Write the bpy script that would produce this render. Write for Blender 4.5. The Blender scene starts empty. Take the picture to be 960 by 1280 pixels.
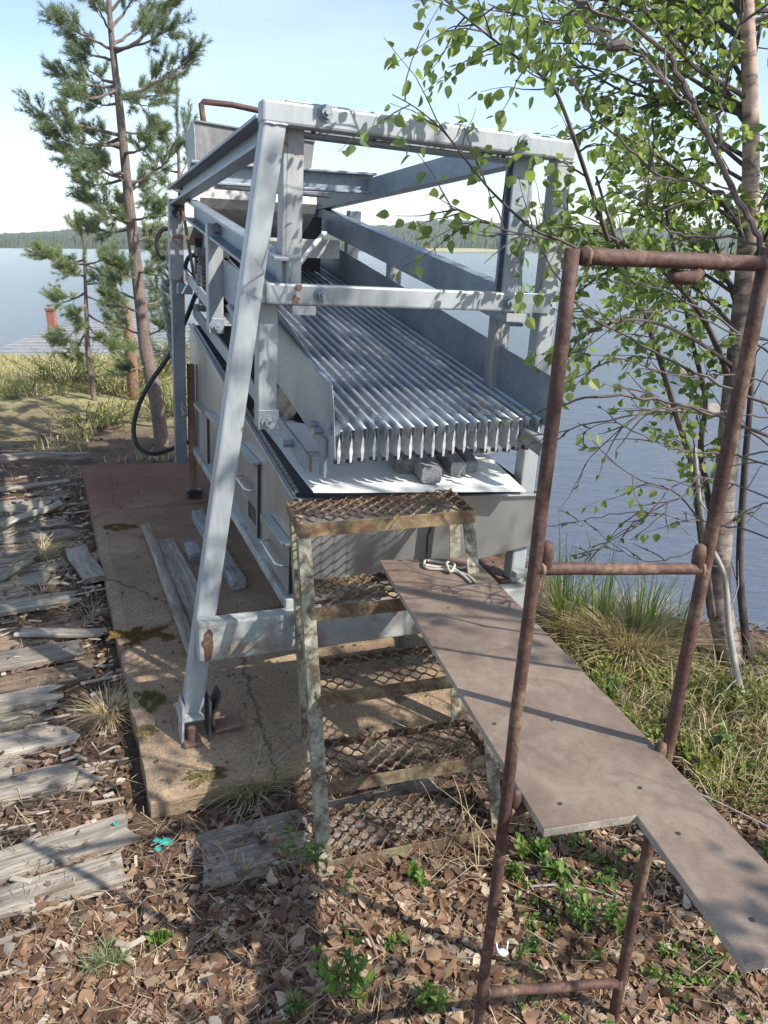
import bpy, math, random
import numpy as np
from mathutils import Vector, Matrix, Quaternion, noise as mnoise
R = math.radians
random.seed(7)
scene = bpy.context.scene
col = scene.collection

# ------------------------------------------------------------------ camera model
F, H = 960.0, 1.68
PITCH, ROLL = R(18.87), R(-0.5)
CAM = Vector((0, 0, H))
fwd = Vector((0, math.cos(PITCH), -math.sin(PITCH)))
_r0 = Vector((1, 0, 0)); _d0 = Vector((0, -math.sin(PITCH), -math.cos(PITCH)))
rt = math.cos(ROLL) * _r0 + math.sin(ROLL) * _d0
dn = -math.sin(ROLL) * _r0 + math.cos(ROLL) * _d0

def ray(px, py): return rt * ((px - 480) / F) + dn * ((py - 640) / F) + fwd
def atz(px, py, z):
    q = ray(px, py); return CAM + q * ((z - H) / q.z)
def aty(px, py, y):
    q = ray(px, py); return CAM + q * (y / q.y)

cd = bpy.data.cameras.new('camera'); cam = bpy.data.objects.new('camera', cd); col.objects.link(cam)
cd.sensor_fit = 'VERTICAL'; cd.sensor_height = 36.0; cd.sensor_width = 27.0
cd.lens = 36.0 * F / 1280.0
cd.clip_start = 0.02; cd.clip_end = 8000
m = Matrix((rt, -dn, -fwd)).transposed().to_4x4(); m.translation = CAM
cam.matrix_world = m
scene.camera = cam

# ------------------------------------------------------------------ machine frame (b across, a away, c up)
YAW, TILT = R(22.7), R(3.0)
A = Vector((-math.sin(YAW), math.cos(YAW), 0))
B = Vector((math.cos(YAW), math.sin(YAW), 0)) * math.cos(TILT) + Vector((0, 0, -math.sin(TILT)))
C = B.cross(A)
O = atz(248, 915, 0.06)
SL = 0.08                                              # slab rises away from the viewer
def W(b, a, c): return O + B * b + A * a + C * c
def LV(b, a, c): return B * b + A * a + C * c
def U(px, py, ax, val):
    n = {'b': B, 'a': A, 'c': C}[ax]; q = ray(px, py)
    P = CAM + q * ((val - (CAM - O).dot(n)) / q.dot(n)) - O
    return (P.dot(B), P.dot(A), P.dot(C))
def SP(b, a, h=0.0): return W(b, a, SL * a + h)          # on the slab
def slabpx(px, py, h=0.0):
    n = C - A * SL; q = ray(px, py); P = CAM + q * ((h - (CAM - O).dot(n)) / q.dot(n)) - O
    return W(P.dot(B), P.dot(A), P.dot(C))

def sstep(e0, e1, x):
    t = max(0.0, min(1.0, (x - e0) / (e1 - e0))); return t * t * (3 - 2 * t)

def toba(x, y):
    dx, dy = x - O.x, y - O.y
    return dx * math.cos(YAW) + dy * math.sin(YAW), -dx * math.sin(YAW) + dy * math.cos(YAW)
WATER = -0.78
def ground(x, y):
    b, a = toba(x, y)
    z = -0.03 + 0.075 * max(0.0, min(a, 3.2)) - 0.02 * sstep(0.2, 1.4, b)
    if a < 0: z += 0.0
    be = b - 1.3 * max(0.0, 0.75 - a) + 0.10 * math.sin(a * 0.9) + 0.08 * math.sin(a * 2.3 + 1)
    z -= sstep(1.7, 3.55, be) * 1.0 + sstep(3.0, 5.0, be) * 1.2
    z -= sstep(11.0, 15.5, y) * 1.5
    z -= sstep(14.0, 22.0, a) * 1.5
    z += 0.03 * mnoise.noise(Vector((x * 1.3, y * 1.3, 0.3))) + 0.012 * mnoise.noise(Vector((x * 6, y * 6, 4.0)))
    if y > 5.0:
        z += 0.12 * mnoise.noise(Vector((x * 0.6, y * 0.6, 2.0))) * sstep(5, 7, y)
    return z
def gpt(px, py):                                        # pixel -> point on the ground
    z = 0.0
    for _ in range(30):
        P = atz(px, py, z); z = 0.6 * z + 0.4 * ground(P.x, P.y)
    P = atz(px, py, z); P.z = ground(P.x, P.y); return P

# ------------------------------------------------------------------ materials
MATS = {}
def nt_new(name):
    mt = bpy.data.materials.new(name); mt.use_nodes = True
    nt = mt.node_tree; nt.nodes.clear()
    out = nt.nodes.new('ShaderNodeOutputMaterial')
    MATS[name] = mt
    return mt, nt, out
def N(nt, typ, **kw):
    n = nt.nodes.new(typ)
    for k, v in kw.items():
        if k.startswith('_'): setattr(n, k[1:], v)
        else: n.inputs[k.replace('__', ' ')].default_value = v
    return n
def L(nt, a, b): nt.links.new(a, b)
def ramp(nt, fac, stops, interp='LINEAR'):
    r = nt.nodes.new('ShaderNodeValToRGB'); r.color_ramp.interpolation = interp
    els = r.color_ramp.elements
    while len(els) < len(stops): els.new(0.5)
    for e, (p, c) in zip(els, stops):
        e.position = p; e.color = (c[0], c[1], c[2], 1) if not isinstance(c, (int, float)) else (c, c, c, 1)
    L(nt, fac, r.inputs[0]); return r
def tex(nt, vec, scale, detail=4, rough=0.55, dist=0.0):
    n = N(nt, 'ShaderNodeTexNoise', Scale=scale, Detail=detail, Roughness=rough, Distortion=dist)
    L(nt, vec, n.inputs['Vector']); return n
def mixc(nt, fac, a, b, blend='MIX'):
    n = nt.nodes.new('ShaderNodeMix'); n.data_type = 'RGBA'; n.blend_type = blend
    for s, v in ((n.inputs[0], fac), (n.inputs[6], a), (n.inputs[7], b)):
        if hasattr(v, 'is_linked'): L(nt, v, s)
        elif isinstance(v, (int, float)): s.default_value = v
        else: s.default_value = (*v, 1)
    return n.outputs[2]
def vec_scaled(nt, sc):
    tc = nt.nodes.new('ShaderNodeTexCoord'); mp = nt.nodes.new('ShaderNodeMapping')
    mp.inputs['Scale'].default_value = sc; L(nt, tc.outputs['Object'], mp.inputs[0]); return mp.outputs[0]
def bumpn(nt, h, s, d):
    b = N(nt, 'ShaderNodeBump', Strength=s, Distance=d); L(nt, h, b.inputs['Height']); return b.outputs[0]

def surface(name, c1, c2, scale=6, rough=(0.4, 0.6), metal=0.0, bump=0.2, bdist=0.003, stretch=(1, 1, 1), rust=0.0,
            rustcol=((0.20, 0.065, 0.03), (0.33, 0.13, 0.06)), rscale=5, fine=0.25, spec=0.5, spangle=0.0, dirt=0.0, rsoft=0.06):
    mt, nt, out = nt_new(name)
    v = vec_scaled(nt, stretch)
    n1 = tex(nt, v, scale, 6, 0.6); n2 = tex(nt, v, scale * 9, 5, 0.65)
    base = ramp(nt, n1.outputs[0], [(0.3, c1), (0.7, c2)]).outputs[0]
    g = ramp(nt, n2.outputs[0], [(0.25, 1 - fine), (0.75, 1 + fine)]).outputs[0]
    base = mixc(nt, 1.0, base, g, 'MULTIPLY')
    if spangle:
        vo = N(nt, 'ShaderNodeTexVoronoi', Scale=90); L(nt, v, vo.inputs['Vector'])
        sp = ramp(nt, vo.outputs['Color'], [(0.0, 1 - spangle), (1.0, 1 + spangle)]).outputs[0]
        base = mixc(nt, 1.0, base, sp, 'MULTIPLY')
    if dirt:
        n4 = tex(nt, v, 2.3, 8, 0.7, 0.6)
        dm = ramp(nt, n4.outputs[0], [(0.52, 0.0), (0.72, dirt)]).outputs[0]
        base = mixc(nt, dm, base, (0.16, 0.13, 0.10))
    ro = ramp(nt, n1.outputs[0], [(0.3, rough[0]), (0.7, rough[1])]).outputs[0]
    p = N(nt, 'ShaderNodeBsdfPrincipled'); p.inputs['Metallic'].default_value = metal
    p.inputs['Specular IOR Level'].default_value = spec
    if rust:
        v2 = vec_scaled(nt, (1, 1, 1))
        n3 = tex(nt, v2, rscale, 8, 0.68, 0.4)
        mk = ramp(nt, n3.outputs[0], [(0.62 - rust * 0.32 - (rsoft - .06) / 2, 0.0), (0.62 - rust * 0.32 + rsoft + rust * .02, 1.0)]).outputs[0]
        rc = ramp(nt, n2.outputs[0], [(0.3, rustcol[0]), (0.7, rustcol[1])]).outputs[0]
        base = mixc(nt, mk, base, rc)
        ro = mixc(nt, mk, ro, (0.85, 0.85, 0.85))
        if metal:
            inv = N(nt, 'ShaderNodeMath', _operation='MULTIPLY_ADD'); L(nt, mk, inv.inputs[0])
            inv.inputs[1].default_value = -metal; inv.inputs[2].default_value = metal
            L(nt, inv.outputs[0], p.inputs['Metallic'])
    L(nt, base, p.inputs['Base Color']); L(nt, ro, p.inputs['Roughness'])
    L(nt, bumpn(nt, n2.outputs[0], bump, bdist), p.inputs['Normal'])
    L(nt, p.outputs[0], out.inputs[0])
    return mt

surface('portal_paint', (0.30, 0.328, 0.342), (0.42, 0.442, 0.45), 5, (0.38, 0.58), 0.2, 0.2, 0.001, rust=0.0, dirt=0.6, fine=0.12, stretch=(1.4, 1.4, .35))
surface('portal_paint_worn', (0.28, 0.305, 0.32), (0.38, 0.40, 0.40), 5, (0.4, 0.6), 0.15, 0.2, 0.001, rust=0.25, dirt=0.35, fine=0.1, rscale=7)
surface('crossbeam_rusty', (0.28, 0.31, 0.30), (0.42, 0.43, 0.40), 5, (0.5, 0.7), 0.05, 0.3, 0.001, rust=0.26, rustcol=((0.15, 0.075, 0.045), (0.30, 0.185, 0.12)), rsoft=.14, rscale=8, dirt=0.4, fine=0.12)
surface('galvanised', (0.22, 0.26, 0.30), (0.34, 0.38, 0.415), 4, (0.42, 0.6), 0.55, 0.15, 0.001, spangle=0.12, dirt=0.3, fine=0.1)
surface('galvanised_stained', (0.25, 0.275, 0.29), (0.45, 0.46, 0.45), 9, (0.45, 0.65), 0.35, 0.2, 0.001, rust=0.16, rscale=9, dirt=0.6, fine=0.12, stretch=(1, 1, 0.35))
surface('stainless', (0.38, 0.385, 0.385), (0.50, 0.50, 0.485), 3, (0.33, 0.48), 0.8, 0.1, 0.0006, stretch=(1, 1, 0.25), dirt=0.3, fine=0.06)
surface('bar_metal', (0.30, 0.335, 0.37), (0.46, 0.495, 0.53), 3, (0.38, 0.55), 0.75, 0.1, 0.0006, dirt=0.35, fine=0.1)
surface('web_metal', (0.5, 0.53, 0.54), (0.66, 0.67, 0.67), 9, (0.4, 0.55), 0.4, 0.1, 0.0006, dirt=0.3, fine=0.1)
surface('deck_plate', (0.25, 0.285, 0.325), (0.38, 0.415, 0.45), 5, (0.35, 0.55), 0.6, 0.15, 0.0008, spangle=0.08, dirt=0.45, fine=0.1)
surface('white_sheet', (0.62, 0.63, 0.61), (0.74, 0.74, 0.71), 3, (0.4, 0.55), 0, 0.1, 0.0008, dirt=0.3, fine=0.05)
surface('dark_rubber', (0.018, 0.019, 0.02), (0.035, 0.035, 0.036), 8, (0.5, 0.7), 0, 0.2, 0.001)
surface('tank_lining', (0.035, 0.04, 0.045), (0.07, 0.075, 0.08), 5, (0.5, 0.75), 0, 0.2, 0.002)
surface('rope_fibre', (0.36, 0.33, 0.28), (0.52, 0.48, 0.4), 60, (0.8, 0.95), 0, 0.6, 0.002)
surface('grey_rope', (0.2, 0.2, 0.19), (0.36, 0.36, 0.34), 60, (0.8, 0.95), 0, 0.6, 0.003)
surface('rusty_pipe', (0.065, 0.034, 0.028), (0.125, 0.066, 0.048), 9, (0.55, 0.85), 0.15, 0.9, 0.002, fine=0.55, rust=0.3, rustcol=((0.055, 0.034, 0.03), (0.24, 0.15, 0.09)), rscale=9)
surface('rusty_leg', (0.15, 0.085, 0.06), (0.25, 0.15, 0.11), 7, (0.6, 0.85), 0.1, 0.5, 0.0015, fine=0.35)
surface('green_paint_rust', (0.16, 0.145, 0.08), (0.27, 0.24, 0.135), 11, (0.6, 0.8), 0, 0.6, 0.0015, fine=0.45, rust=0.68, rustcol=((0.05, 0.036, 0.028), (0.17, 0.08, 0.045)), rscale=21, rsoft=.16)
surface('green_paint_leg', (0.19, 0.185, 0.125), (0.37, 0.345, 0.25), 11, (0.55, 0.8), 0, 0.6, 0.0015, fine=0.45, rust=0.46, rustcol=((0.045, 0.042, 0.028), (0.15, 0.095, 0.055)), rscale=24, rsoft=.13)
surface('lip_rust', (0.18, 0.15, 0.075), (0.31, 0.235, 0.12), 7, (0.6, 0.85), 0, 0.5, 0.0015, fine=0.3, rust=0.55, rustcol=((0.075, 0.04, 0.028), (0.20, 0.09, 0.055)), rscale=17, rsoft=.16)
surface('mesh_rust', (0.13, 0.10, 0.065), (0.29, 0.25, 0.16), 14, (0.65, 0.9), 0, 0.4, 0.001, fine=0.4, rust=0.64, rustcol=((0.06, 0.04, 0.03), (0.19, 0.10, 0.065)), rscale=20, rsoft=.14)
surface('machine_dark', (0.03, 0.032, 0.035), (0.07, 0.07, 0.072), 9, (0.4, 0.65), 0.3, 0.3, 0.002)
surface('pipe_steel', (0.55, 0.54, 0.52), (0.68, 0.67, 0.65), 5, (0.25, 0.4), 0.85, 0.1, 0.0006)
surface('chute_plate', (0.46, 0.45, 0.42), (0.6, 0.58, 0.54), 5, (0.45, 0.6), 0.4, 0.15, 0.001, dirt=0.5)
surface('hopper_plate', (0.15, 0.15, 0.15), (0.26, 0.26, 0.255), 5, (0.45, 0.65), 0.45, 0.2, 0.001, dirt=0.5, stretch=(1, 1, 0.4))  # darkened base colour: shade on the hopper front is painted in
surface('hopper_side', (0.36, 0.38, 0.38), (0.5, 0.52, 0.5), 9, (0.3, 0.5), 0.5, 0.25, 0.002, stretch=(1, 1, 0.4))
surface('bark_pine', (0.13, 0.10, 0.085), (0.25, 0.19, 0.155), 14, (0.85, 0.95), 0, 0.9, 0.012, stretch=(1, 1, 0.35), fine=0.45)
surface('bark_pine_orange', (0.17, 0.085, 0.06), (0.29, 0.17, 0.12), 9, (0.85, 0.95), 0, 0.7, 0.008, stretch=(1, 1, 0.35), fine=0.35)
surface('twig_bark', (0.05, 0.04, 0.036), (0.11, 0.085, 0.075), 30, (0.7, 0.9), 0, 0.5, 0.002)
surface('twig_red', (0.075, 0.055, 0.052), (0.15, 0.115, 0.105), 30, (0.6, 0.85), 0, 0.5, 0.002)
surface('twig_brown', (0.15, 0.09, 0.055), (0.27, 0.18, 0.115), 30, (0.7, 0.9), 0, 0.5, 0.002)
surface('twig_grey', (0.24, 0.22, 0.20), (0.38, 0.36, 0.33), 30, (0.7, 0.9), 0, 0.5, 0.002)
surface('roof_sheet', (0.25, 0.255, 0.26), (0.36, 0.36, 0.36), 1.2, (0.5, 0.7), 0.2, 0.2, 0.01)
surface('shed_wall', (0.10, 0.085, 0.07), (0.18, 0.15, 0.12), 3, (0.8, 0.9), 0, 0.3, 0.01)
surface('chimney_red', (0.22, 0.085, 0.06), (0.32, 0.135, 0.095), 5, (0.7, 0.9), 0, 0.4, 0.01)
surface('stone', (0.17, 0.14, 0.11), (0.30, 0.25, 0.20), 6, (0.75, 0.9), 0, 0.6, 0.01, fine=0.3)
surface('white_plastic', (0.72, 0.74, 0.76), (0.8, 0.8, 0.8), 5, (0.3, 0.4), 0, 0.0, 0.001)
surface('turquoise', (0.015, 0.23, 0.18), (0.03, 0.32, 0.26), 20, (0.5, 0.7), 0, 0.3, 0.002)
surface('moss', (0.15, 0.095, 0.03), (0.29, 0.19, 0.06), 25, (0.9, 1.0), 0, 0.8, 0.01, fine=0.4)
surface('moss_green', (0.13, 0.115, 0.04), (0.25, 0.21, 0.075), 25, (0.9, 1.0), 0, 0.8, 0.01, fine=0.4)

def wood(name, c1, c2, c3, sc=1.0):
    mt, nt, out = nt_new(name)
    oi = nt.nodes.new('ShaderNodeObjectInfo')
    tc = nt.nodes.new('ShaderNodeTexCoord'); mp = nt.nodes.new('ShaderNodeMapping')
    mp.inputs['Scale'].default_value = (1.2 * sc, 14 * sc, 14 * sc)
    L(nt, tc.outputs['Object'], mp.inputs[0])
    ml = N(nt, 'ShaderNodeVectorMath', _operation='SCALE'); ml.inputs[0].default_value = (13, 7, 5); L(nt, oi.outputs['Random'], ml.inputs['Scale'])
    L(nt, ml.outputs[0], mp.inputs['Location'])
    n1 = tex(nt, mp.outputs[0], 2.5, 8, 0.65, 0.8); n2 = tex(nt, mp.outputs[0], 12, 6, 0.7, 0.3)
    n3 = tex(nt, tc.outputs['Object'], 5, 5, 0.6)
    base = ramp(nt, n1.outputs[0], [(0.28, c1), (0.5, c2), (0.72, c3)]).outputs[0]
    g = ramp(nt, n2.outputs[0], [(0.3, 0.55), (0.6, 1.12)]).outputs[0]
    base = mixc(nt, 1.0, base, g, 'MULTIPLY')
    br = ramp(nt, oi.outputs['Random'], [(0, 0.75), (1, 1.2)]).outputs[0]
    base = mixc(nt, 1.0, base, br, 'MULTIPLY')
    st = ramp(nt, n3.outputs[0], [(0.52, 0.0), (0.7, 0.55)]).outputs[0]
    base = mixc(nt, st, base, (0.12, 0.095, 0.07))
    p = N(nt, 'ShaderNodeBsdfPrincipled', Roughness=0.85)
    p.inputs['Specular IOR Level'].default_value = 0.3
    L(nt, base, p.inputs['Base Color'])
    L(nt, bumpn(nt, n2.outputs[0], 0.8, 0.006), p.inputs['Normal'])
    L(nt, p.outputs[0], out.inputs[0])
wood('wood_weathered', (0.16, 0.13, 0.10), (0.31, 0.27, 0.22), (0.45, 0.40, 0.335))
wood('wood_greenish', (0.15, 0.13, 0.095), (0.28, 0.26, 0.195), (0.41, 0.38, 0.295))
wood('wood_brown', (0.14, 0.095, 0.06), (0.27, 0.19, 0.13), (0.40, 0.31, 0.23))
wood('wood_blue_grey', (0.15, 0.15, 0.15), (0.30, 0.30, 0.30), (0.42, 0.42, 0.42))

def concrete():
    mt, nt, out = nt_new('concrete')
    tc = nt.nodes.new('ShaderNodeTexCoord'); v = tc.outputs['Object']
    n1 = tex(nt, v, 2.2, 8, 0.62); n2 = tex(nt, v, 95, 5, 0.75); n3 = tex(nt, v, 1.5, 9, 0.65, 0.7); n5 = tex(nt, v, 9, 8, 0.7)
    base = ramp(nt, n1.outputs[0], [(0.3, (0.245, 0.168, 0.105)), (0.7, (0.395, 0.29, 0.19))]).outputs[0]
    g = ramp(nt, n2.outputs[0], [(0.25, 0.4), (0.75, 1.55)]).outputs[0]
    base = mixc(nt, 1.0, base, g, 'MULTIPLY')
    n8 = tex(nt, v, .9, 9, .7, 1.0)
    bl = ramp(nt, n8.outputs[0], [(0.44, 0.0), (0.62, 0.55)]).outputs[0]
    base = mixc(nt, bl, base, (0.13, 0.095, 0.062))
    vo = N(nt, 'ShaderNodeTexVoronoi', Scale=0.9, _feature='DISTANCE_TO_EDGE'); dv = mixc(nt, .12, v, n5.outputs['Color']); L(nt, dv, vo.inputs['Vector'])
    ck = ramp(nt, vo.outputs['Distance'], [(0.002, .8), (0.006, 0.0)]).outputs[0]
    base = mixc(nt, ck, base, (0.05, 0.038, 0.028))
    dk = ramp(nt, n5.outputs[0], [(0.5, 0.0), (0.75, 0.6)]).outputs[0]
    base = mixc(nt, dk, base, (0.11, 0.085, 0.06))
    # reddish rust stain soaked into the far end of the slab
    sep = nt.nodes.new('ShaderNodeSeparateXYZ'); L(nt, v, sep.inputs[0])
    ad = N(nt, 'ShaderNodeMath', _operation='MULTIPLY_ADD'); L(nt, n3.outputs[0], ad.inputs[0]); ad.inputs[1].default_value = 2.2; L(nt, sep.outputs[1], ad.inputs[2])
    mk = ramp(nt, N(nt, 'ShaderNodeMath').outputs[0], [(0, 0), (1, 1)])
    mr = N(nt, 'ShaderNodeMapRange'); L(nt, ad.outputs[0], mr.inputs[0]); mr.inputs[1].default_value = 2.6; mr.inputs[2].default_value = 3.6
    mm = N(nt, 'ShaderNodeMath', _operation='MULTIPLY'); L(nt, mr.outputs[0], mm.inputs[0]); mm.inputs[1].default_value = 0.8
    base = mixc(nt, mm.outputs[0], base, (0.15, 0.062, 0.042))
    p = N(nt, 'ShaderNodeBsdfPrincipled', Roughness=0.92); p.inputs['Specular IOR Level'].default_value = 0.25
    L(nt, base, p.inputs['Base Color']); L(nt, bumpn(nt, n2.outputs[0], 0.7, 0.006), p.inputs['Normal'])
    L(nt, p.outputs[0], out.inputs[0])
concrete()

def soil():
    mt, nt, out = nt_new('soil')
    tc = nt.nodes.new('ShaderNodeTexCoord'); v = tc.outputs['Object']
    n1 = tex(nt, v, 1.4, 8, 0.65, 0.5); n2 = tex(nt, v, 45, 8, 0.75); n3 = tex(nt, v, 6, 8, 0.7, 0.5)
    base = ramp(nt, n3.outputs[0], [(0.25, (0.07, 0.042, 0.03)), (0.5, (0.155, 0.10, 0.07)), (0.75, (0.24, 0.17, 0.12))]).outputs[0]
    g = ramp(nt, n2.outputs[0], [(0.25, 0.35), (0.75, 1.5)]).outputs[0]
    base = mixc(nt, 1.0, base, g, 'MULTIPLY')
    sep = nt.nodes.new('ShaderNodeSeparateXYZ'); L(nt, v, sep.inputs[0])
    # further out the soil gives way to bleached turf
    ad = N(nt, 'ShaderNodeMath', _operation='MULTIPLY_ADD'); L(nt, n1.outputs[0], ad.inputs[0]); ad.inputs[1].default_value = 3.0; L(nt, sep.outputs[1], ad.inputs[2])
    mr = N(nt, 'ShaderNodeMapRange'); L(nt, ad.outputs[0], mr.inputs[0]); mr.inputs[1].default_value = 7.3; mr.inputs[2].default_value = 9.2
    turf = ramp(nt, n3.outputs[0], [(0.3, (0.24, 0.23, 0.09)), (0.55, (0.38, 0.33, 0.17)), (0.75, (0.48, 0.41, 0.25))]).outputs[0]
    base = mixc(nt, mr.outputs[0], base, turf)
    # lake-bed and shore sand below
    mr2 = N(nt, 'ShaderNodeMapRange'); L(nt, sep.outputs[2], mr2.inputs[0]); mr2.inputs[1].default_value = -0.5; mr2.inputs[2].default_value = -0.75
    base = mixc(nt, mr2.outputs[0], base, (0.25, 0.19, 0.13))
    p = N(nt, 'ShaderNodeBsdfPrincipled', Roughness=0.95); p.inputs['Specular IOR Level'].default_value = 0.2
    L(nt, base, p.inputs['Base Color']); L(nt, bumpn(nt, n2.outputs[0], 1.0, 0.02), p.inputs['Normal'])
    L(nt, p.outputs[0], out.inputs[0])
soil()

def leafmat(name, stops, trans=0.35, rough=0.5, tcol=None, spec=0.4):
    mt, nt, out = nt_new(name)
    g = nt.nodes.new('ShaderNodeNewGeometry')
    c = ramp(nt, g.outputs['Random Per Island'], stops).outputs[0]
    p = N(nt, 'ShaderNodeBsdfPrincipled', Roughness=rough); p.inputs['Specular IOR Level'].default_value = spec
    L(nt, c, p.inputs['Base Color'])
    if trans:
        t = nt.nodes.new('ShaderNodeBsdfTranslucent')
        tc_ = mixc(nt, 1.0, c, tcol or (1.5, 1.6, 0.7), 'MULTIPLY'); L(nt, tc_, t.inputs[0])
        mx = N(nt, 'ShaderNodeMixShader', Fac=trans); L(nt, p.outputs[0], mx.inputs[1]); L(nt, t.outputs[0], mx.inputs[2])
        L(nt, mx.outputs[0], out.inputs[0])
    else: L(nt, p.outputs[0], out.inputs[0])
leafmat('birch_leaf', [(0, (0.11, 0.165, 0.06)), (0.45, (0.18, 0.245, 0.09)), (0.8, (0.26, 0.32, 0.12)), (1, (0.34, 0.37, 0.15))], 0.5)
leafmat('herb_leaf', [(0, (0.06, 0.13, 0.025)), (0.5, (0.11, 0.20, 0.04)), (1, (0.20, 0.28, 0.06))], 0.35)
leafmat('shrub_leaf', [(0, (0.05, 0.085, 0.02)), (0.4, (0.10, 0.15, 0.035)), (0.75, (0.20, 0.20, 0.05)), (1, (0.22, 0.12, 0.05))], 0.3)
leafmat('bush_leaf', [(0, (0.11, 0.15, 0.03)), (0.5, (0.21, 0.25, 0.06)), (1, (0.34, 0.32, 0.10))], 0.35)
leafmat('needle', [(0, (0.12, 0.155, 0.105)), (0.5, (0.185, 0.23, 0.15)), (1, (0.26, 0.305, 0.19))], 0.25, 0.45)
leafmat('needle_light', [(0, (0.14, 0.18, 0.09)), (0.5, (0.21, 0.26, 0.125)), (1, (0.29, 0.33, 0.165))], 0.22, 0.45)
leafmat('dry_leaf', [(0, (0.06, 0.034, 0.02)), (0.28, (0.14, 0.074, 0.04)), (0.55, (0.235, 0.132, 0.075)), (0.8, (0.33, 0.22, 0.135)), (0.93, (0.42, 0.33, 0.235)), (1, (0.5, 0.43, 0.34))], 0.12, 0.6, (1.3, 0.9, 0.6))
leafmat('straw', [(0, (0.16, 0.11, 0.07)), (0.4, (0.32, 0.24, 0.15)), (0.8, (0.48, 0.39, 0.25)), (1, (0.58, 0.49, 0.33))], 0.15, 0.7, (1.2, 1.0, 0.7))
leafmat('pale_straw', [(0, (0.34, 0.26, 0.14)), (0.5, (0.55, 0.46, 0.27)), (1, (0.72, 0.62, 0.41))], 0.3, 0.7, (1.2, 1.1, 0.8))
leafmat('needle_litter', [(0, (0.10, 0.05, 0.03)), (0.5, (0.20, 0.11, 0.06)), (1, (0.32, 0.2, 0.12))], 0, 0.8)
leafmat('green_grass', [(0, (0.09, 0.16, 0.05)), (0.5, (0.17, 0.26, 0.085)), (1, (0.33, 0.38, 0.15))], 0.4, 0.5)
leafmat('field_grass', [(0, (0.20, 0.21, 0.07)), (0.5, (0.37, 0.34, 0.15)), (1, (0.55, 0.47, 0.27))], 0.2, 0.7, (1.2, 1.1, 0.7))
leafmat('wood_chip', [(0, (0.14, 0.10, 0.07)), (0.5, (0.30, 0.24, 0.18)), (1, (0.48, 0.42, 0.34))], 0, 0.85)
leafmat('bark_flake', [(0, (0.06, 0.04, 0.03)), (0.6, (0.14, 0.09, 0.06)), (1, (0.25, 0.18, 0.12))], 0, 0.9)

def birchbark():
    mt, nt, out = nt_new('bark_birch')
    v = vec_scaled(nt, (1.6, 1.6, 3.2)); v2 = vec_scaled(nt, (1, 1, 1))
    n1 = tex(nt, v, 7, 7, 0.7, 0.4); n2 = tex(nt, v2, 5, 6, 0.65, 0.8); n3 = tex(nt, v2, 60, 5, 0.7)
    base = ramp(nt, n2.outputs[0], [(0.35, (0.15, 0.112, 0.09)), (0.62, (0.33, 0.27, 0.22))]).outputs[0]
    sep = nt.nodes.new('ShaderNodeSeparateXYZ'); L(nt, v2, sep.inputs[0])
    mr = N(nt, 'ShaderNodeMapRange'); L(nt, sep.outputs[2], mr.inputs[0]); mr.inputs[1].default_value = 1.1; mr.inputs[2].default_value = 2.2
    up_c = ramp(nt, n2.outputs[0], [(0.35, (0.36, 0.24, 0.17)), (0.65, (0.52, 0.38, 0.29))]).outputs[0]
    base = mixc(nt, mr.outputs[0], base, up_c)
    d = ramp(nt, n1.outputs[0], [(0.46, 0.0), (0.60, .9)]).outputs[0]
    base = mixc(nt, d, base, (0.07, 0.055, 0.05))
    p = N(nt, 'ShaderNodeBsdfPrincipled', Roughness=0.75)
    L(nt, base, p.inputs['Base Color']); L(nt, bumpn(nt, n3.outputs[0], 0.5, 0.004), p.inputs['Normal']); L(nt, p.outputs[0], out.inputs[0])
birchbark()

def boardmat():
    mt, nt, out = nt_new('phenolic_board')
    tc = nt.nodes.new('ShaderNodeTexCoord'); v = tc.outputs['Object']
    w1 = N(nt, 'ShaderNodeTexWave', Scale=75.0, Distortion=0.15); w1.bands_direction = 'X'; L(nt, v, w1.inputs[0])
    w2 = N(nt, 'ShaderNodeTexWave', Scale=75.0, Distortion=0.15); w2.bands_direction = 'Y'; L(nt, v, w2.inputs[0])
    mx = N(nt, 'ShaderNodeMath', _operation='MAXIMUM'); L(nt, w1.outputs[1], mx.inputs[0]); L(nt, w2.outputs[1], mx.inputs[1])
    n1 = tex(nt, v, 4, 8, 0.65); n2 = tex(nt, v, 40, 8, 0.75); n3 = tex(nt, v, 14, 8, 0.75, 0.8)
    base = ramp(nt, n1.outputs[0], [(0.28, (0.14, 0.098, 0.073)), (0.5, (0.195, 0.142, 0.107)), (0.72, (0.265, 0.20, 0.153))]).outputs[0]
    g = ramp(nt, mx.outputs[0], [(0.3, 0.78), (0.9, 1.1)]).outputs[0]
    base = mixc(nt, 1.0, base, g, 'MULTIPLY')
    g2 = ramp(nt, n2.outputs[0], [(0.3, 0.8), (0.7, 1.2)]).outputs[0]
    base = mixc(nt, 1.0, base, g2, 'MULTIPLY')
    sc = ramp(nt, n3.outputs[0], [(0.64, 0.0), (0.74, 0.45)]).outputs[0]
    base = mixc(nt, sc, base, (0.34, 0.30, 0.25))
    n4 = tex(nt, v, 6.5, 9, 0.72, 1.2)
    st = ramp(nt, n4.outputs[0], [(0.50, 0.0), (0.62, 0.42)]).outputs[0]
    base = mixc(nt, st, base, (0.31, 0.255, 0.20))
    n6 = tex(nt, v, 2.6, 6, 0.6, 0.5)
    st = ramp(nt, n6.outputs[0], [(0.54, 0.0), (0.66, 0.5)]).outputs[0]
    base = mixc(nt, st, base, (0.085, 0.06, 0.048))
    p = N(nt, 'ShaderNodeBsdfPrincipled', Roughness=0.55)
    L(nt, base, p.inputs['Base Color']); L(nt, bumpn(nt, mx.outputs[0], 0.35, 0.0008), p.inputs['Normal']); L(nt, p.outputs[0], out.inputs[0])
boardmat()
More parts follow.
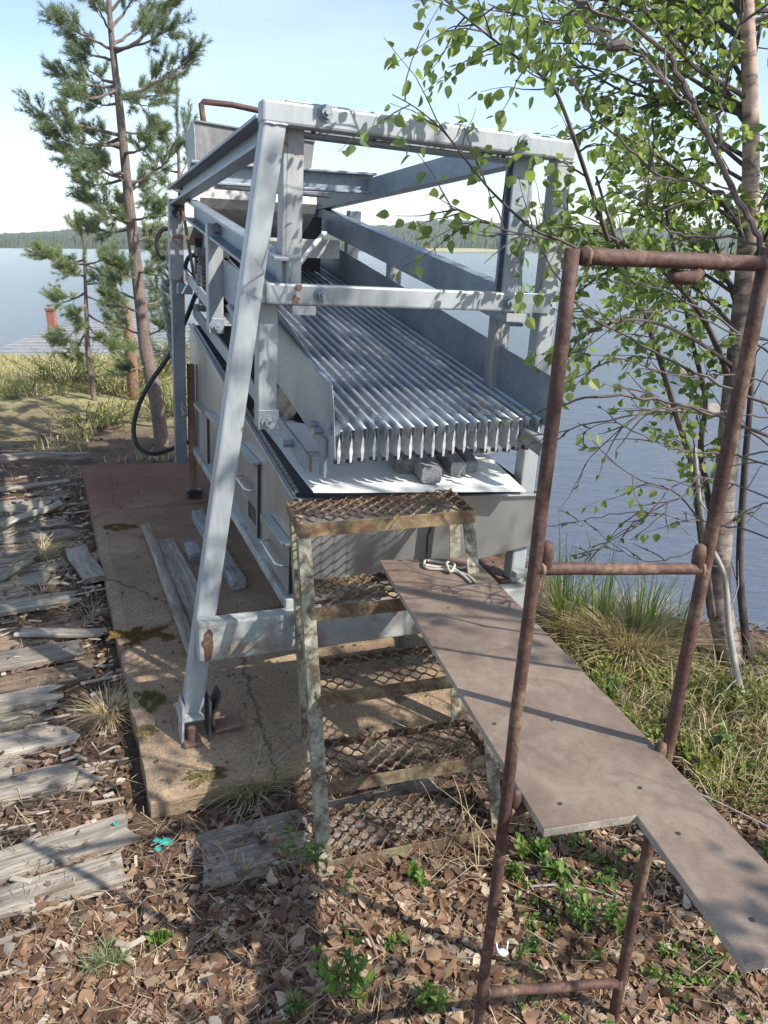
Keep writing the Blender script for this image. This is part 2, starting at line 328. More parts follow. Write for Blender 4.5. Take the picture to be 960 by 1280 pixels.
surface('board_edge', (0.20, 0.17, 0.14), (0.40, 0.35, 0.29), 20, (0.8, 0.9), 0, 0.4, 0.002, fine=0.3)

def watermat():
    mt, nt, out = nt_new('lake_water')
    tc = nt.nodes.new('ShaderNodeTexCoord')
    mp = nt.nodes.new('ShaderNodeMapping'); mp.inputs['Rotation'].default_value = (0, 0, R(15)); mp.inputs['Scale'].default_value = (1.0, 3.2, 1); L(nt, tc.outputs['Object'], mp.inputs[0])
    n1 = tex(nt, mp.outputs[0], 1.5, 5, 0.6, 0.4); n2 = tex(nt, mp.outputs[0], 6.0, 4, 0.55, 0.3)
    ad = N(nt, 'ShaderNodeMath', _operation='MULTIPLY_ADD'); L(nt, n2.outputs[0], ad.inputs[0]); ad.inputs[1].default_value = 0.35; L(nt, n1.outputs[0], ad.inputs[2])
    p = N(nt, 'ShaderNodeBsdfPrincipled', Roughness=0.12); p.inputs['IOR'].default_value = 1.33
    p.inputs['Base Color'].default_value = (0.085, 0.10, 0.135, 1)
    L(nt, bumpn(nt, ad.outputs[0], 0.42, 0.10), p.inputs['Normal']); L(nt, p.outputs[0], out.inputs[0])
watermat()

def forestmat():
    mt, nt, out = nt_new('far_forest')
    tc = nt.nodes.new('ShaderNodeTexCoord')
    n1 = tex(nt, tc.outputs['Object'], 0.012, 8, 0.6); n2 = tex(nt, tc.outputs['Object'], 0.12, 6, 0.75)
    base = ramp(nt, n1.outputs[0], [(0.3, (0.04, 0.06, 0.03)), (0.7, (0.085, 0.10, 0.045))]).outputs[0]
    g = ramp(nt, n2.outputs[0], [(0.3, 0.45), (0.7, 1.5)]).outputs[0]
    base = mixc(nt, 1.0, base, g, 'MULTIPLY')
    p = N(nt, 'ShaderNodeBsdfPrincipled', Roughness=1.0); p.inputs['Specular IOR Level'].default_value = 0.1
    L(nt, base, p.inputs['Base Color']); L(nt, p.outputs[0], out.inputs[0])
forestmat()
surface('shore_meadow', (0.30, 0.27, 0.12), (0.45, 0.39, 0.2), 0.02, (0.9, 1), 0, 0, 0.01)

# ------------------------------------------------------------------ mesh builder
ORG = {}
class MB:
    def __init__(s): s.v = []; s.f = []
    def add(s, vs, fs):
        n = len(s.v); s.v.extend(tuple(v) for v in vs); s.f.extend(tuple(i + n for i in f) for f in fs); return s
    def hexa(s, P):                     # 8 corners: 0-3 one end loop, 4-7 other
        return s.add(P, [(3, 2, 1, 0), (4, 5, 6, 7), (0, 1, 5, 4), (1, 2, 6, 5), (2, 3, 7, 6), (3, 0, 4, 7)])
    def bar(s, p0, p1, u, v, o=(0, 0)): # solid bar with half vectors u, v
        p0 = Vector(p0); p1 = Vector(p1); sh = u * o[0] + v * o[1]
        P = [p + sh + u * a + v * b for p in (p0, p1) for a, b in ((-1, -1), (1, -1), (1, 1), (-1, 1))]
        return s.hexa(P)
    def lbox(s, b0, b1, a0, a1, c0, c1):
        return s.hexa([W(b, a, c) for c in (c0, c1) for b, a in ((b0, a0), (b1, a0), (b1, a1), (b0, a1))])
    def channel(s, p0, p1, u, v, t):    # web at +u side, flanges at +-v, open towards -u; u,v half vectors
        lu, lv = u.length, v.length
        s.bar(p0, p1, u * (t / lu), v, ((lu - t) / t, 0))
        for k in (-1, 1):
            s.bar(p0, p1, u * ((lu - t) / lu), v * (t / lv), (-t / (lu - t), k * (lv - t) / t))
        return s
    def tube(s, pts, rad, n=8, cap=True):
        pts = [Vector(p) for p in pts]; k = len(pts)
        if not hasattr(rad, '__len__'): rad = [rad] * k
        n0 = len(s.v); up = None
        for i, p in enumerate(pts):
            d = (pts[min(i + 1, k - 1)] - pts[max(i - 1, 0)])
            if d.length < 1e-9: d = Vector((0, 0, 1))
            d.normalize()
            if up is None:
                up = d.orthogonal().normalized()
            else:
                up = up - d * up.dot(d)
                if up.length < 1e-6: up = d.orthogonal()
                up.normalize()
            sd = d.cross(up)
            for j in range(n):
                an = 2 * math.pi * j / n
                s.v.append(tuple(p + (up * math.cos(an) + sd * math.sin(an)) * rad[i]))
        for i in range(k - 1):
            for j in range(n):
                a = n0 + i * n + j; b = n0 + i * n + (j + 1) % n
                s.f.append((a, b, b + n, a + n))
        if cap:
            s.f.append(tuple(n0 + j for j in reversed(range(n)))); s.f.append(tuple(n0 + (k - 1) * n + j for j in range(n)))
        return s
    def strip(s, pts, wd, side):        # flat ribbon
        n0 = len(s.v); k = len(pts)
        for i, p in enumerate(pts):
            w = wd[i] if hasattr(wd, '__len__') else wd
            s.v.append(tuple(p - side * w)); s.v.append(tuple(p + side * w))
        for i in range(k - 1):
            a = n0 + 2 * i; s.f.append((a, a + 1, a + 3, a + 2))
        return s
    def leaf(s, p, d, nrm, ln, wd, fold=0.25):
        sd = d.cross(nrm)
        if sd.length < 1e-6: sd = d.orthogonal()
        sd.normalize(); up = sd.cross(d).normalized()
        P = [p] + [p + d * ln * t + sd * wd * w + up * (wd * fold * w * 1.6 - ln * c) for t, w, c in ((.14, .34, 0), (.34, .5, .01), (.58, .42, .03), (.82, .2, .06))] + [p + d * ln - up * ln * .11] + \
            [p + d * ln * t - sd * wd * w + up * (wd * fold * w * 1.6 - ln * c) for t, w, c in ((.82, .2, .06), (.58, .42, .03), (.34, .5, .01), (.14, .34, 0))]
        return s.add(P, [(0, 1, 2, 3, 4, 5), (0, 5, 6, 7, 8, 9)])
    def build(s, name, mat, parent=None, bevel=0.0, smooth=False, org=None, seg=2):
        me = bpy.data.meshes.new(name); o = bpy.data.objects.new(name, me); col.objects.link(o)
        if org is None: org = ORG[parent.name] if parent else Vector((0, 0, 0))
        if parent: 
            o.parent = parent; ORG[o.name] = org
            vs = [(x - org[0], y - org[1], z - org[2]) for x, y, z in s.v]
        else:
            vs = [(x - org[0], y - org[1], z - org[2]) for x, y, z in s.v]; o.location = org; ORG[o.name] = Vector(org)
        me.from_pydata(vs, [], s.f); me.update()
        me.materials.append(MATS[mat])
        if smooth: me.polygons.foreach_set('use_smooth', [True] * len(me.polygons))
        if bevel:
            b = o.modifiers.new('bevel', 'BEVEL'); b.width = bevel; b.segments = seg; b.limit_method = 'ANGLE'; b.angle_limit = R(50)
        return o
def tag(o, label=None, cat=None, group=None, kind=None):
    if label: o['label'] = label
    if cat: o['category'] = cat
    if group: o['group'] = group
    if kind: o['kind'] = kind
    return o
def thing(name, label, cat, loc=(0, 0, 0), group=None):
    o = bpy.data.objects.new(name, None); col.objects.link(o); o.location = loc; o.empty_display_size = 0.1
    ORG[o.name] = Vector(loc); return tag(o, label, cat, group)
rnd = random.uniform
def rvec(): 
    while True:
        v = Vector((rnd(-1, 1), rnd(-1, 1), rnd(-1, 1)))
        if 0.05 < v.length < 1: return v.normalized()
ZU = Vector((0, 0, 1))

# ================================================================== SETTING
def build_ground():
    bs = [-60, -40, -25, -16, -11, -8, -6, -5] + list(np.arange(-4.2, 4.5, 0.09)) + [4.8, 5.3, 6, 8, 12, 20]
    as_ = [-14, -9, -6, -4.5, -3.5, -3.0] + list(np.arange(-2.6, 4.6, 0.09)) + list(np.arange(4.7, 16, 0.35)) + [17, 19, 22, 26, 32, 40, 60]
    m_ = MB(); nb = len(bs)
    cy, sy = math.cos(YAW), math.sin(YAW)
    for a in as_:
        for b in bs:
            x = O.x + b * cy - a * sy; y = O.y + b * sy + a * cy
            z = ground(x, y)
            if -0.19 < b < 1.6 and -0.25 < a < 3.1: z -= 0.05
            m_.v.append((x, y, z))
    for i in range(len(as_) - 1):
        for j in range(nb - 1):
            k = i * nb + j; m_.f.append((k, k + 1, k + 1 + nb, k + nb))
    tag(m_.build('ground', 'soil', smooth=True), kind='structure')
build_ground()

wm = MB()
S_ = 7000
wm.add([(-S_, -200, WATER), (S_, -200, WATER), (S_, S_, WATER), (-S_, S_, WATER)], [(0, 1, 2, 3)])
tag(wm.build('lake_water', 'lake_water'), kind='structure')

# far hills: heights read off the skyline
def build_hills():
    D0, D1 = 1150.0, 2300.0
    sky = [(-900, 300), (-300, 302), (0, 299), (90, 294), (200, 289), (330, 291), (430, 293), (500, 288), (545, 283), (600, 284), (650, 288), (720, 289), (800, 291), (900, 291), (1000, 293), (1300, 297), (2000, 300)]
    sky = [(x, y - (5 if 420 <= x <= 700 else 3)) for x, y in sky]
    def sk(px):
        for (x0, y0), (x1, y1) in zip(sky, sky[1:]):
            if x0 <= px <= x1: return y0 + (y1 - y0) * (px - x0) / (x1 - x0)
        return 300
    pxs = np.arange(-900, 2000, 2.0); nr = 26
    m_ = MB()
    for px in pxs:
        yh = sk(px) + 1.4 * mnoise.noise(Vector((px * 0.02, 3.3, 0)))
        top = aty(px, yh, D1).z
        for r_ in range(nr):
            t = r_ / (nr - 1); d = D0 + (D1 - D0) * t + 60 * mnoise.noise(Vector((px * 0.006, 0.5, 0)))
            P = aty(px, 312, d)
            h = WATER + (top - WATER) * (t ** 0.8) * (0.86 + 0.14 * t)
            if t > 0.02:
                h += 9.0 * abs(mnoise.noise(Vector((px * 0.5, t * 60, 1.7)))) + 4 * mnoise.noise(Vector((px * 0.05, t * 6, 9)))
                h += 4.5
            m_.v.append((P.x, P.y, h if t > 0.0 else WATER - 0.5))
    n = len(pxs)
    for i in range(n - 1):
        for r_ in range(nr - 1):
            k = i * nr + r_; m_.f.append((k, k + nr, k + nr + 1, k + 1))
    tag(m_.build('wooded_hills', 'far_forest'), kind='structure')
    m2 = MB()
    pts = []
    for px in range(470, 680, 5):
        e = math.sin((px - 470) / 210 * math.pi)
        near = aty(px, 312.5, 1020); far = aty(px, 312, 1260)
        pts.append(((near.x, near.y + 60 * (1 - e), WATER + 0.3), (far.x, far.y, WATER + 1.5 + 7 * e)))
    for p, q in pts: m2.v.extend((p, q))
    for i in range(len(pts) - 1): m2.f.append((2 * i, 2 * i + 2, 2 * i + 3, 2 * i + 1))
    tag(m2.build('shore_field', 'shore_meadow'), kind='structure')
build_hills()

# shallow rocks in the lake
def rock(name, label, c, sx, sy, sz, group='rocks at the waterline', seed=1):
    m_ = MB(); n, k = 18, 10
    for i in range(k + 1):
        th = math.pi * i / k
        for j in range(n):
            ph = 2 * math.pi * j / n
            v = Vector((math.sin(th) * math.cos(ph), math.sin(th) * math.sin(ph), math.cos(th)))
            r_ = 1 + 0.35 * mnoise.noise(v * 1.3 + Vector((seed, seed * 2.1, 0))) + 0.1 * mnoise.noise(v * 4 + Vector((seed, 0, 0)))
            m_.v.append((c[0] + v.x * sx * r_, c[1] + v.y * sy * r_, c[2] + v.z * sz * r_))
    for i in range(k):
        for j in range(n):
            a = i * n + j; b = i * n + (j + 1) % n; m_.f.append((a, a + n, b + n, b))
    return tag(m_.build(name, 'stone', smooth=True, org=Vector(c)), label, 'rock', group)
p = atz(868, 512, WATER); rock('rock', 'flat brown rock breaking the lake surface behind the bare twigs', (p.x, p.y, WATER), 0.75, 0.3, 0.09, seed=3)
p = atz(848, 466, WATER); rock('rock', 'small tan stone standing in the lake beyond the flat rock', (p.x, p.y, WATER), 0.22, 0.18, 0.12, seed=5)
p = gpt(945, 872); rock('rock', 'sandy boulder on the shore at the birch foot', (p.x + 0.12, p.y + 0.12, p.z - .03), 0.2, 0.14, 0.07, seed=8)
p = gpt(872, 868); rock('rock', 'small grey shore stone left of the birch foot', (p.x, p.y + 0.1, p.z), 0.14, 0.1, 0.06, seed=11)

# concrete slab
def build_slab():
    m_ = MB(); nb, na = 40, 80
    b0, b1, a0, a1 = -0.20, 1.5, -0.29, 2.92
    def edge(a): return b0 - 0.02 * a + 0.012 * mnoise.noise(Vector((a * 6, 1, 0)))
    top = []
    for i in range(na + 1):
        a = a0 + (a1 - a0) * i / na
        for j in range(nb + 1):
            t = j / nb; b = edge(a) + (b1 - edge(a)) * t
            aa = a + (0.012 * mnoise.noise(Vector((b * 7, 3, 0))) if i in (0, na) else 0)
            h = 0.006 * mnoise.noise(Vector((b * 2, a * 2, 0)))
            if j == 0 or i == 0: h -= 0.012 + 0.01 * mnoise.noise(Vector((a * 9, b * 9, 2)))
            m_.v.append(tuple(Vector((0, 0, 0)) + Vector((b, aa, h))))
    for i in range(na):
        for j in range(nb):
            k = i * (nb + 1) + j; m_.f.append((k, k + 1, k + nb + 2, k + nb + 1))
    n0 = len(m_.v)
    loop = [j for j in range(nb + 1)] + [i * (nb + 1) + nb for i in range(1, na + 1)] + [na * (nb + 1) + j for j in range(nb - 1, -1, -1)] + [i * (nb + 1) for i in range(na - 1, 0, -1)]
    for k in loop: v = m_.v[k]; m_.v.append((v[0], v[1], v[2] - 0.16))
    ln = len(loop)
    for q in range(ln):
        m_.f.append((loop[q], n0 + q, n0 + (q + 1) % ln, loop[(q + 1) % ln]))
    o = m_.build('concrete_slab', 'concrete')
    Ys = (A + C * SL).normalized(); Zs = B.cross(Ys).normalized()
    mm = Matrix((B, Ys, Zs)).transposed().to_4x4(); mm.translation = O
    o.matrix_world = mm
    tag(o, kind='structure')
build_slab()

# ------------------------------------------------------------------ wooden boards with their own length axis
def board(name, label, cat, c, d, up, ln, wd, th, mat='wood_weathered', group=None, rag=0.02, warp=0.01, seed=0, nx=14, round_=False):
    """c = centre of the underside; d = length direction"""
    d = Vector(d).normalized(); up = Vector(up); sd = up.cross(d).normalized(); up = d.cross(sd).normalized()
    m_ = MB(); rs = random.Random(seed * 31 + 5); s0 = rs.uniform(0, 50)
    prof = []
    if round_:
        prof = [(math.cos(2 * math.pi * k / 12) * wd / 2, th / 2 + math.sin(2 * math.pi * k / 12) * th / 2) for k in range(12)]
    else:
        e = min(0.008, th * 0.3, wd * 0.1)
        prof = [(-wd / 2, e), (-wd / 2 + e, 0), (wd / 2 - e, 0), (wd / 2, e), (wd / 2, th - e), (wd / 2 - e, th), (wd / 6, th), (-wd / 6, th), (-wd / 2 + e, th), (-wd / 2, th - e)]
    k = len(prof)
    for i in range(nx + 1):
        t = i / nx; x = -ln / 2 + ln * t
        wz = warp * mnoise.noise(Vector((t * 2 + s0, 0, 0))); wy = warp * mnoise.noise(Vector((t * 2 + s0, 7, 0)))
        for (py, pz) in prof:
            xx = x
            if i == 0: xx += rag * (mnoise.noise(Vector((py * 40, pz * 40, s0))))
            if i == nx: xx += rag * (mnoise.noise(Vector((py * 40, pz * 40, s0 + 9))))
            n_ = 0.003 * mnoise.noise(Vector((x * 8, py * 50, s0 + pz * 20)))
            ws = 1 + 0.05 * mnoise.noise(Vector((x * 3, s0, 2)))
            m_.v.append((xx, py * ws + wy, pz + wz + n_))
    for i in range(nx):
        for j in range(k):
            a = i * k + j; b = i * k + (j + 1) % k; m_.f.append((a, a + k, b + k, b))
    m_.f.append(tuple(range(k))); m_.f.append(tuple(nx * k + j for j in reversed(range(k))))
    o = m_.build(name, mat, smooth=False)
    mm = Matrix((d, sd, up)).transposed().to_4x4(); mm.translation = Vector(c); o.matrix_world = mm
    return tag(o, label, cat, group)
def between(name, label, cat, p0, p1, up, wd, th, **kw):
    p0 = Vector(p0); p1 = Vector(p1); return board(name, label, cat, (p0 + p1) / 2, p1 - p0, up, (p1 - p0).length, wd, th, **kw)
SU = (C - A * SL).normalized()

# old deck boards left of the slab
rs = random.Random(3)
woods = ['wood_weathered', 'wood_weathered', 'wood_greenish', 'wood_brown', 'wood_weathered']
wname = {'wood_weathered': 'weathered', 'wood_greenish': 'greenish grey', 'wood_brown': 'brownish', 'wood_blue_grey': 'grey'}
Bh = Vector((math.cos(YAW), math.sin(YAW), 0))
def gl(b, a):
    x = O.x + b * math.cos(YAW) - a * math.sin(YAW); y = O.y + b * math.sin(YAW) + a * math.cos(YAW); return x, y
deckrows = []
a = -0.66
while a < 2.95:
    if a < -.1: a += .1; continue
    w = rs.uniform(0.09, 0.16)
    deckrows.append((a + w / 2, w)); a += w + rs.uniform(0.004, 0.022)
ordn = ['nearest', 'second', 'third', 'fourth', 'fifth', 'sixth', 'seventh', 'eighth', 'ninth', 'tenth', 'eleventh', 'twelfth', 'thirteenth', 'fourteenth', 'fifteenth', 'sixteenth', 'seventeenth', 'eighteenth', 'nineteenth', 'twentieth', 'twenty-first', 'twenty-second', 'twenty-third', 'twenty-fourth', 'twenty-fifth', 'twenty-sixth', 'twenty-seventh', 'twenty-eighth', 'twenty-ninth', 'thirtieth']
nd_ = len(deckrows)
for i, (a, w) in enumerate(deckrows):
    b1 = -0.29 - rs.uniform(0.0, 0.12)
    if rs.random() < 0.3: b1 -= rs.uniform(0.05, 0.22)
    ln = rs.uniform(1.9, 2.7)
    b0 = b1 - ln
    x0, y0 = gl(b0, a + rs.uniform(-0.025, 0.025)); x1, y1 = gl(b1, a + rs.uniform(-0.03, 0.03))
    sink = rs.uniform(-0.002, 0.017)
    z0 = ground(x0, y0); z1 = ground(x1, y1); mt_ = woods[rs.randrange(5)]
    if i == nd_ - 1: lab = '%s decking board left of the slab, farthest of its row' % wname[mt_]
    elif i == 0: lab = '%s decking board left of the slab, nearest of its row' % wname[mt_]
    elif i < nd_ / 2: lab = '%s decking board left of the slab, %s from the near end' % (wname[mt_], ordn[i])
    else: lab = '%s decking board left of the slab, %s from the far end' % (wname[mt_], ordn[nd_ - 1 - i])
    between('deck_board', lab, 'board', (x0, y0, z0 - sink), (x1, y1, z1 - sink + rs.uniform(-.012, 0.010)), (0, 0, 1), w, rs.uniform(0.026, 0.038),
            mat=mt_, group='old deck boards beside the slab', rag=0.09, warp=0.03, seed=i, nx=26)
# boards in front of the slab that run under the steps
for i, (pa, pb, w) in enumerate([((255, 1092), (560, 1010), 0.13), ((235, 1062), (545, 985), 0.10)]):
    A0 = gpt(*pa); B0 = gpt(*pb)
    between('deck_board', ['grey board in front of the slab running under the steps, nearer one', 'grey board running under the steps along the slab front edge'][i], 'board', A0 - ZU * 0.02, B0 - ZU * 0.016, (0, 0, 1), w, 0.035, mat='wood_weathered', rag=0.03, seed=70 + i)
for i, (pa, pb, w, lab) in enumerate([((-60, 1112), (165, 1040), .13, 'long flat grey board at the lower left, ending by the lone turquoise flake'), ((-60, 1160), (150, 1092), .12, 'flat grey board at the lower left, half covered by dry leaves'), ((-60, 1010), (95, 972), .12, 'flat pale board at the lower left beyond the long grey board')]):
    A0 = gpt(*pa); B0 = gpt(*pb); A0.z = ground(A0.x, A0.y); 
    between('deck_board', lab, 'board', A0 + ZU * .004, B0 + ZU * .002, (0, 0, 1), w, 0.032, mat='wood_weathered', rag=0.05, warp=.01, seed=85 + i, nx=20)
# broken pieces lying across the decking
def gpx(px, py, h=0.0): p = gpt(px, py); return p + ZU * h
pcs = [((0, 668, .035), (78, 640, .05), 0.07, 0.02, 'wood_greenish', 'loose greenish slat lying slantwise on the old decking'),
       ((0, 620, .03), (86, 608, .03), 0.05, 0.02, 'wood_weathered', 'thin pale slat on the decking behind the slanted one'),
       ((96, 695, .03), (120, 735, .03), 0.11, 0.03, 'wood_weathered', 'short split board end with a dark gap by the slab edge'),
       ((0, 735, .04), (40, 715, .05), 0.06, 0.02, 'wood_greenish', 'short greenish splinter below the slanted slat'),
       ((25, 800, .03), (130, 802, .03), 0.06, 0.02, 'wood_weathered', 'bleached stick across the decking level with the moss patch'),
       ((122, 710, .03), (136, 675, .06), 0.035, 0.015, 'wood_brown', 'brown splinter of wood propped at the slab edge'),
       ((0, 583, .04), (110, 578, .04), 0.05, 0.045, 'wood_weathered', 'squared grey beam at the far end of the decking'),
       ((95, 1120, .02), (145, 1090, .02), 0.035, 0.012, 'wood_brown', 'small brown stick on the litter left of the turquoise flakes'),
       ((140, 1110, .015), (128, 1088, .02), 0.03, 0.01, 'wood_weathered', 'pale flake of wood beside the small brown stick')]
for i, (q0, q1, w, t, mt_, lab) in enumerate(pcs):
    between('wood_piece', lab, 'wood piece', gpx(*q0), gpx(*q1), (0, 0, 1), w, t, mat=mt_, rag=0.04, warp=0.015, seed=100 + i)

# timber on the slab
def sp(px, py, h=0): return slabpx(px, py, h)
between('round_pole', 'grey weathered pole lying on the slab, leftmost of the timbers', 'pole', sp(183, 664, .004), sp(242, 822, .004), SU, 0.055, 0.05, round_=True, mat='wood_weathered', seed=201)
between('plank', 'wide grey board lying on the slab right of the pole', 'board', sp(206, 680, .004), sp(262, 800, .004), SU, 0.12, 0.03, mat='wood_weathered', seed=202)
between('squared_timber', 'long squared grey timber on the slab beside the tank', 'timber', sp(248, 650, .004), sp(297, 737, .004), SU, 0.07, 0.06, mat='wood_blue_grey', seed=203)
between('squared_timber', 'short squared grey block lying left of the long timber', 'timber', sp(247, 703, .004), sp(238, 689, .004), SU, 0.07, 0.055, mat='wood_blue_grey', seed=204, nx=4)

# ================================================================== GRADING MACHINE
M = thing('grading_machine', 'large galvanised steel sorting machine with sloping bars over a tank', 'machine', O)
PB, PA, PC = B, A, C
def lp(p): return W(*p)
# --- left leg: splayed
lt, lb = (0.252, 0.028, 1.985), (-0.018, 0.028, 0.075)
d = (lp(lt) - lp(lb)).normalized(); u = (B - d * B.dot(d)).normalized() * 0.0345; v = A * 0.03
leg = MB().bar(lp(lb), lp(lt), u, v).build('portal_leg', 'portal_paint', M, 0.008)
leg['label'] = 'splayed left leg standing on the slab'
fb = MB().bar(W(-0.025, -0.035, 0.072), W(-0.025, 0.06, 0.078), B * 0.042, C * 0.006)
fb.build('foot_plate', 'crossbeam_rusty', leg, 0.004)
for db in (-0.062, 0.03):
    MB().bar(W(db, -0.01, 0.0), W(db + 0.008, 0.01, 0.13), B * 0.004, A * 0.045).build('foot_cheek', 'portal_paint_worn' if db < 0 else 'machine_dark', leg, 0.001)
MB().bar(W(0.035, 0.04, 0.01), W(0.075, 0.02, 0.14), B * 0.006, A * 0.04).build('rubber_flap', 'dark_rubber', leg, 0.002)
MB().bar(W(0.05, 0.0, 0.012), W(0.15, -0.01, 0.03), A * 0.04, C * 0.008).build('floor_lug', 'rusty_leg', leg, 0.006)
MB().bar(W(-0.06, -0.05, 0.004), W(0.0, -0.05, 0.004), A * 0.03, C * 0.006).tube([W(-0.03, -0.055, 0.0), W(-0.03, -0.055, 0.06)], 0.014, 10).build('anchor_bolt', 'rusty_leg', leg, 0.002)
# --- right leg: plumb
rt_, rb_ = (1.258, 0.03, 1.985), (1.262, 0.03, -0.35)
leg2 = MB().bar(lp(rb_), lp(rt_), B * 0.033, A * 0.03).build('portal_leg', 'portal_paint', M, 0.008)
leg2['label'] = 'upright right leg on the lake side'
# --- crossbars
def bolts(parent, pts, r=0.013, ln=0.03, mat='galvanised'):
    for (b, a, c) in pts:
        m_ = MB()
        m_.tube([W(b, a + 0.004, c), W(b, a - 0.005, c)], 0.024, 14).tube([W(b, a - 0.005, c), W(b, a - 0.018, c)], r + 0.004, 6).tube([W(b, a - 0.018, c), W(b, a - ln, c)], r * 0.6, 8)
        m_.build('bolt', mat, parent)
top = MB().bar(W(0.213, 0.028, 2.007), W(1.291, 0.028, 2.010), A * 0.031, C * 0.031).build('crossbar', 'portal_paint', M, 0.008)
bolts(top, [(0.40, -0.003, 2.02), (1.085, -0.003, 2.015)])
mid = MB().bar(W(0.232, 0.024, 1.504), W(1.235, 0.024, 1.51), A * 0.026, C * 0.032).build('crossbar', 'portal_paint', M, 0.007)
bolts(mid, [(0.405, -0.002, 1.507), (1.09, -0.002, 1.507)])
def blot(parent, name, mat, pts):
    MB().add([W(*p) for p in pts], [tuple(range(len(pts)))]).build(name, mat, parent)
def patch(cb, cc, rb, rc, aa, seed):
    P = []
    for k in range(22):
        an = 2 * math.pi * k / 22; q = 1 + 0.5 * mnoise.noise(Vector((math.cos(an) * 1.6, math.sin(an) * 1.6, seed)))
        P.append((cb + math.cos(an) * rb * q, aa, cc + math.sin(an) * rc * q))
    return P
blot(mid, 'rust_patch', 'rusty_leg', patch(0.33, 1.525, 0.013, 0.010, -0.0035, 1))
blot(mid, 'rust_patch', 'rusty_leg', patch(0.322, 1.488, 0.012, 0.013, -0.0035, 2))
blot(mid, 'rust_patch', 'machine_dark', patch(1.125, 1.507, 0.013, 0.03, -0.0035, 3))
blot(mid, 'hole', 'machine_dark', patch(1.155, 1.513, 0.008, 0.010, -0.0035, 4))
# junction plate between mid bar and right leg
MB().bar(W(1.13, -0.0065, 1.508), W(1.26, -0.0065, 1.510), A * 0.0028, C * 0.034).build('joint_plate', 'galvanised', M, 0.0015)
wl_ = MB()
for (p_, q_) in [((.222, -.004, 1.975), (.288, -.004, 1.976)), ((.2315, -.003, 1.475), (.2315, -.003, 1.538)), ((1.226, -.003, 1.976), (1.290, -.003, 1.977))]:
    p_, q_ = lp(p_), lp(q_); wl_ = MB().tube([p_.lerp(q_, k / 16) + rvec() * .001 for k in range(17)], [rnd(.0022, .0042) for _ in range(17)], 6)
    wl_.build('weld', 'galvanised_stained', M, smooth=True)
# small clips under the mid bar
for b0 in (0.345, 1.115):
    c_ = MB().lbox(b0 - 0.035, b0 + 0.04, -0.012, 0.05, 1.452, 1.470).lbox(b0 - 0.035, b0 + 0.04, -0.014, -0.0125, 1.444, 1.472)
    c_.build('bracket', 'galvanised_stained', M, 0.002)
MB().tube([W(1.175, -0.01, 1.475), W(1.18, -0.012, 1.435)], 0.009, 8).build('hanger_pin', 'galvanised', M)
low = MB().bar(W(-0.003, -0.034, 0.378), W(1.30, -0.034, 0.366), A * 0.03, C * 0.072).build('crossbar', 'crossbeam_rusty', M, 0.008)
low['label'] = 'rust stained lower beam behind the steps'
blot(low, 'rust_patch', 'rusty_pipe', patch(0.028, 0.372, 0.020, 0.052, -0.0665, 6))
# --- galvanised gantry behind the portal
g1 = MB().channel(W(0.325, 0.09, 1.535), W(0.325, 0.09, 2.0), LV(-0.032, 0, 0), LV(0, -0.03, 0), 0.006)
g1.build('gantry_post', 'galvanised_stained', M, 0.002)
g2 = MB().channel(W(1.135, 0.09, 1.535), W(1.135, 0.09, 2.0), LV(0.038, 0, 0), LV(0, -0.03, 0), 0.006)
g2.build('gantry_post', 'galvanised', M, 0.002)
gb = MB().channel(W(0.30, 0.092, 2.008), W(1.16, 0.092, 2.008), LV(0, 0.031, 0), LV(0, 0, 0.046), 0.006)
gb.build('gantry_beam', 'galvanised', M, 0.002)
def chan(name, p0, p1, hb, hv, mat='galvanised', t=0.006, side=1):
    P0, P1 = lp(p0), lp(p1); dd = (P1 - P0).normalized(); uu = (B - dd * B.dot(dd)).normalized(); vv = dd.cross(uu).normalized()
    return MB().channel(P0, P1, uu * hb * side, vv * hv, t).build(name, mat, M, 0.002)
chan('brace', (0.245, 0.09, 1.965), (0.245, 1.98, 1.885), 0.03, 0.045)
chan('brace', (1.19, 0.13, 2.02), (1.19, 2.5, 1.955), 0.03, 0.047, side=-1)
MB().channel(W(0.27, 1.6, 1.975), W(1.20, 1.6, 2.005), LV(0, 0.03, 0), LV(0, 0, 0.05), 0.006).build('cross_member', 'galvanised', M, 0.002)
# sloping side rails
chan('side_rail', (0.285, 0.02, 1.565), (0.285, 1.72, 1.815), 0.03, 0.048)
chan('side_rail', (1.20, 0.10, 1.48), (1.20, 2.55, 1.885), 0.03, 0.062, side=-1)
# posts on the left and right
sp1 = MB().bar(W(0.285, 1.12, 1.29), W(0.285, 1.12, 1.735), B * 0.033, A * 0.028).build('post', 'portal_paint', M, 0.004)
MB().lbox(0.25, 0.319, 1.086, 1.091, 1.66, 1.735).build('bolt_plate', 'galvanised_stained', sp1, 0.002)
bolts(sp1, [(0.29, 1.086, 1.715), (0.29, 1.086, 1.678)], 0.011, 0.02)
MB().lbox(0.252, 0.318, 1.084, 1.091, 1.28, 1.345).build('foot_bracket', 'galvanised', sp1, 0.002)
bolts(sp1, [(0.285, 1.084, 1.31)], 0.009, 0.015)
sp2 = MB().bar(W(0.252, 0.085, 1.075), W(0.252, 0.085, 1.472), B * 0.0315, A * 0.028).build('post', 'portal_paint', M, 0.004)
MB().lbox(0.219, 0.289, 0.05, 0.0555, 1.07, 1.135).build('foot_bracket', 'galvanised', sp2, 0.002)
bolts(sp2, [(0.252, 0.05, 1.095)], 0.010, 0.015)
MB().bar(W(1.225, 0.27, 0.9), W(1.225, 0.27, 1.47), B * 0.033, A * 0.028).build('post', 'portal_paint', M, 0.004)
MB().bar(W(1.26, 1.42, 0.9), W(1.26, 1.42, 1.72), B * 0.033, A * 0.028).build('post', 'portal_paint', M, 0.004)
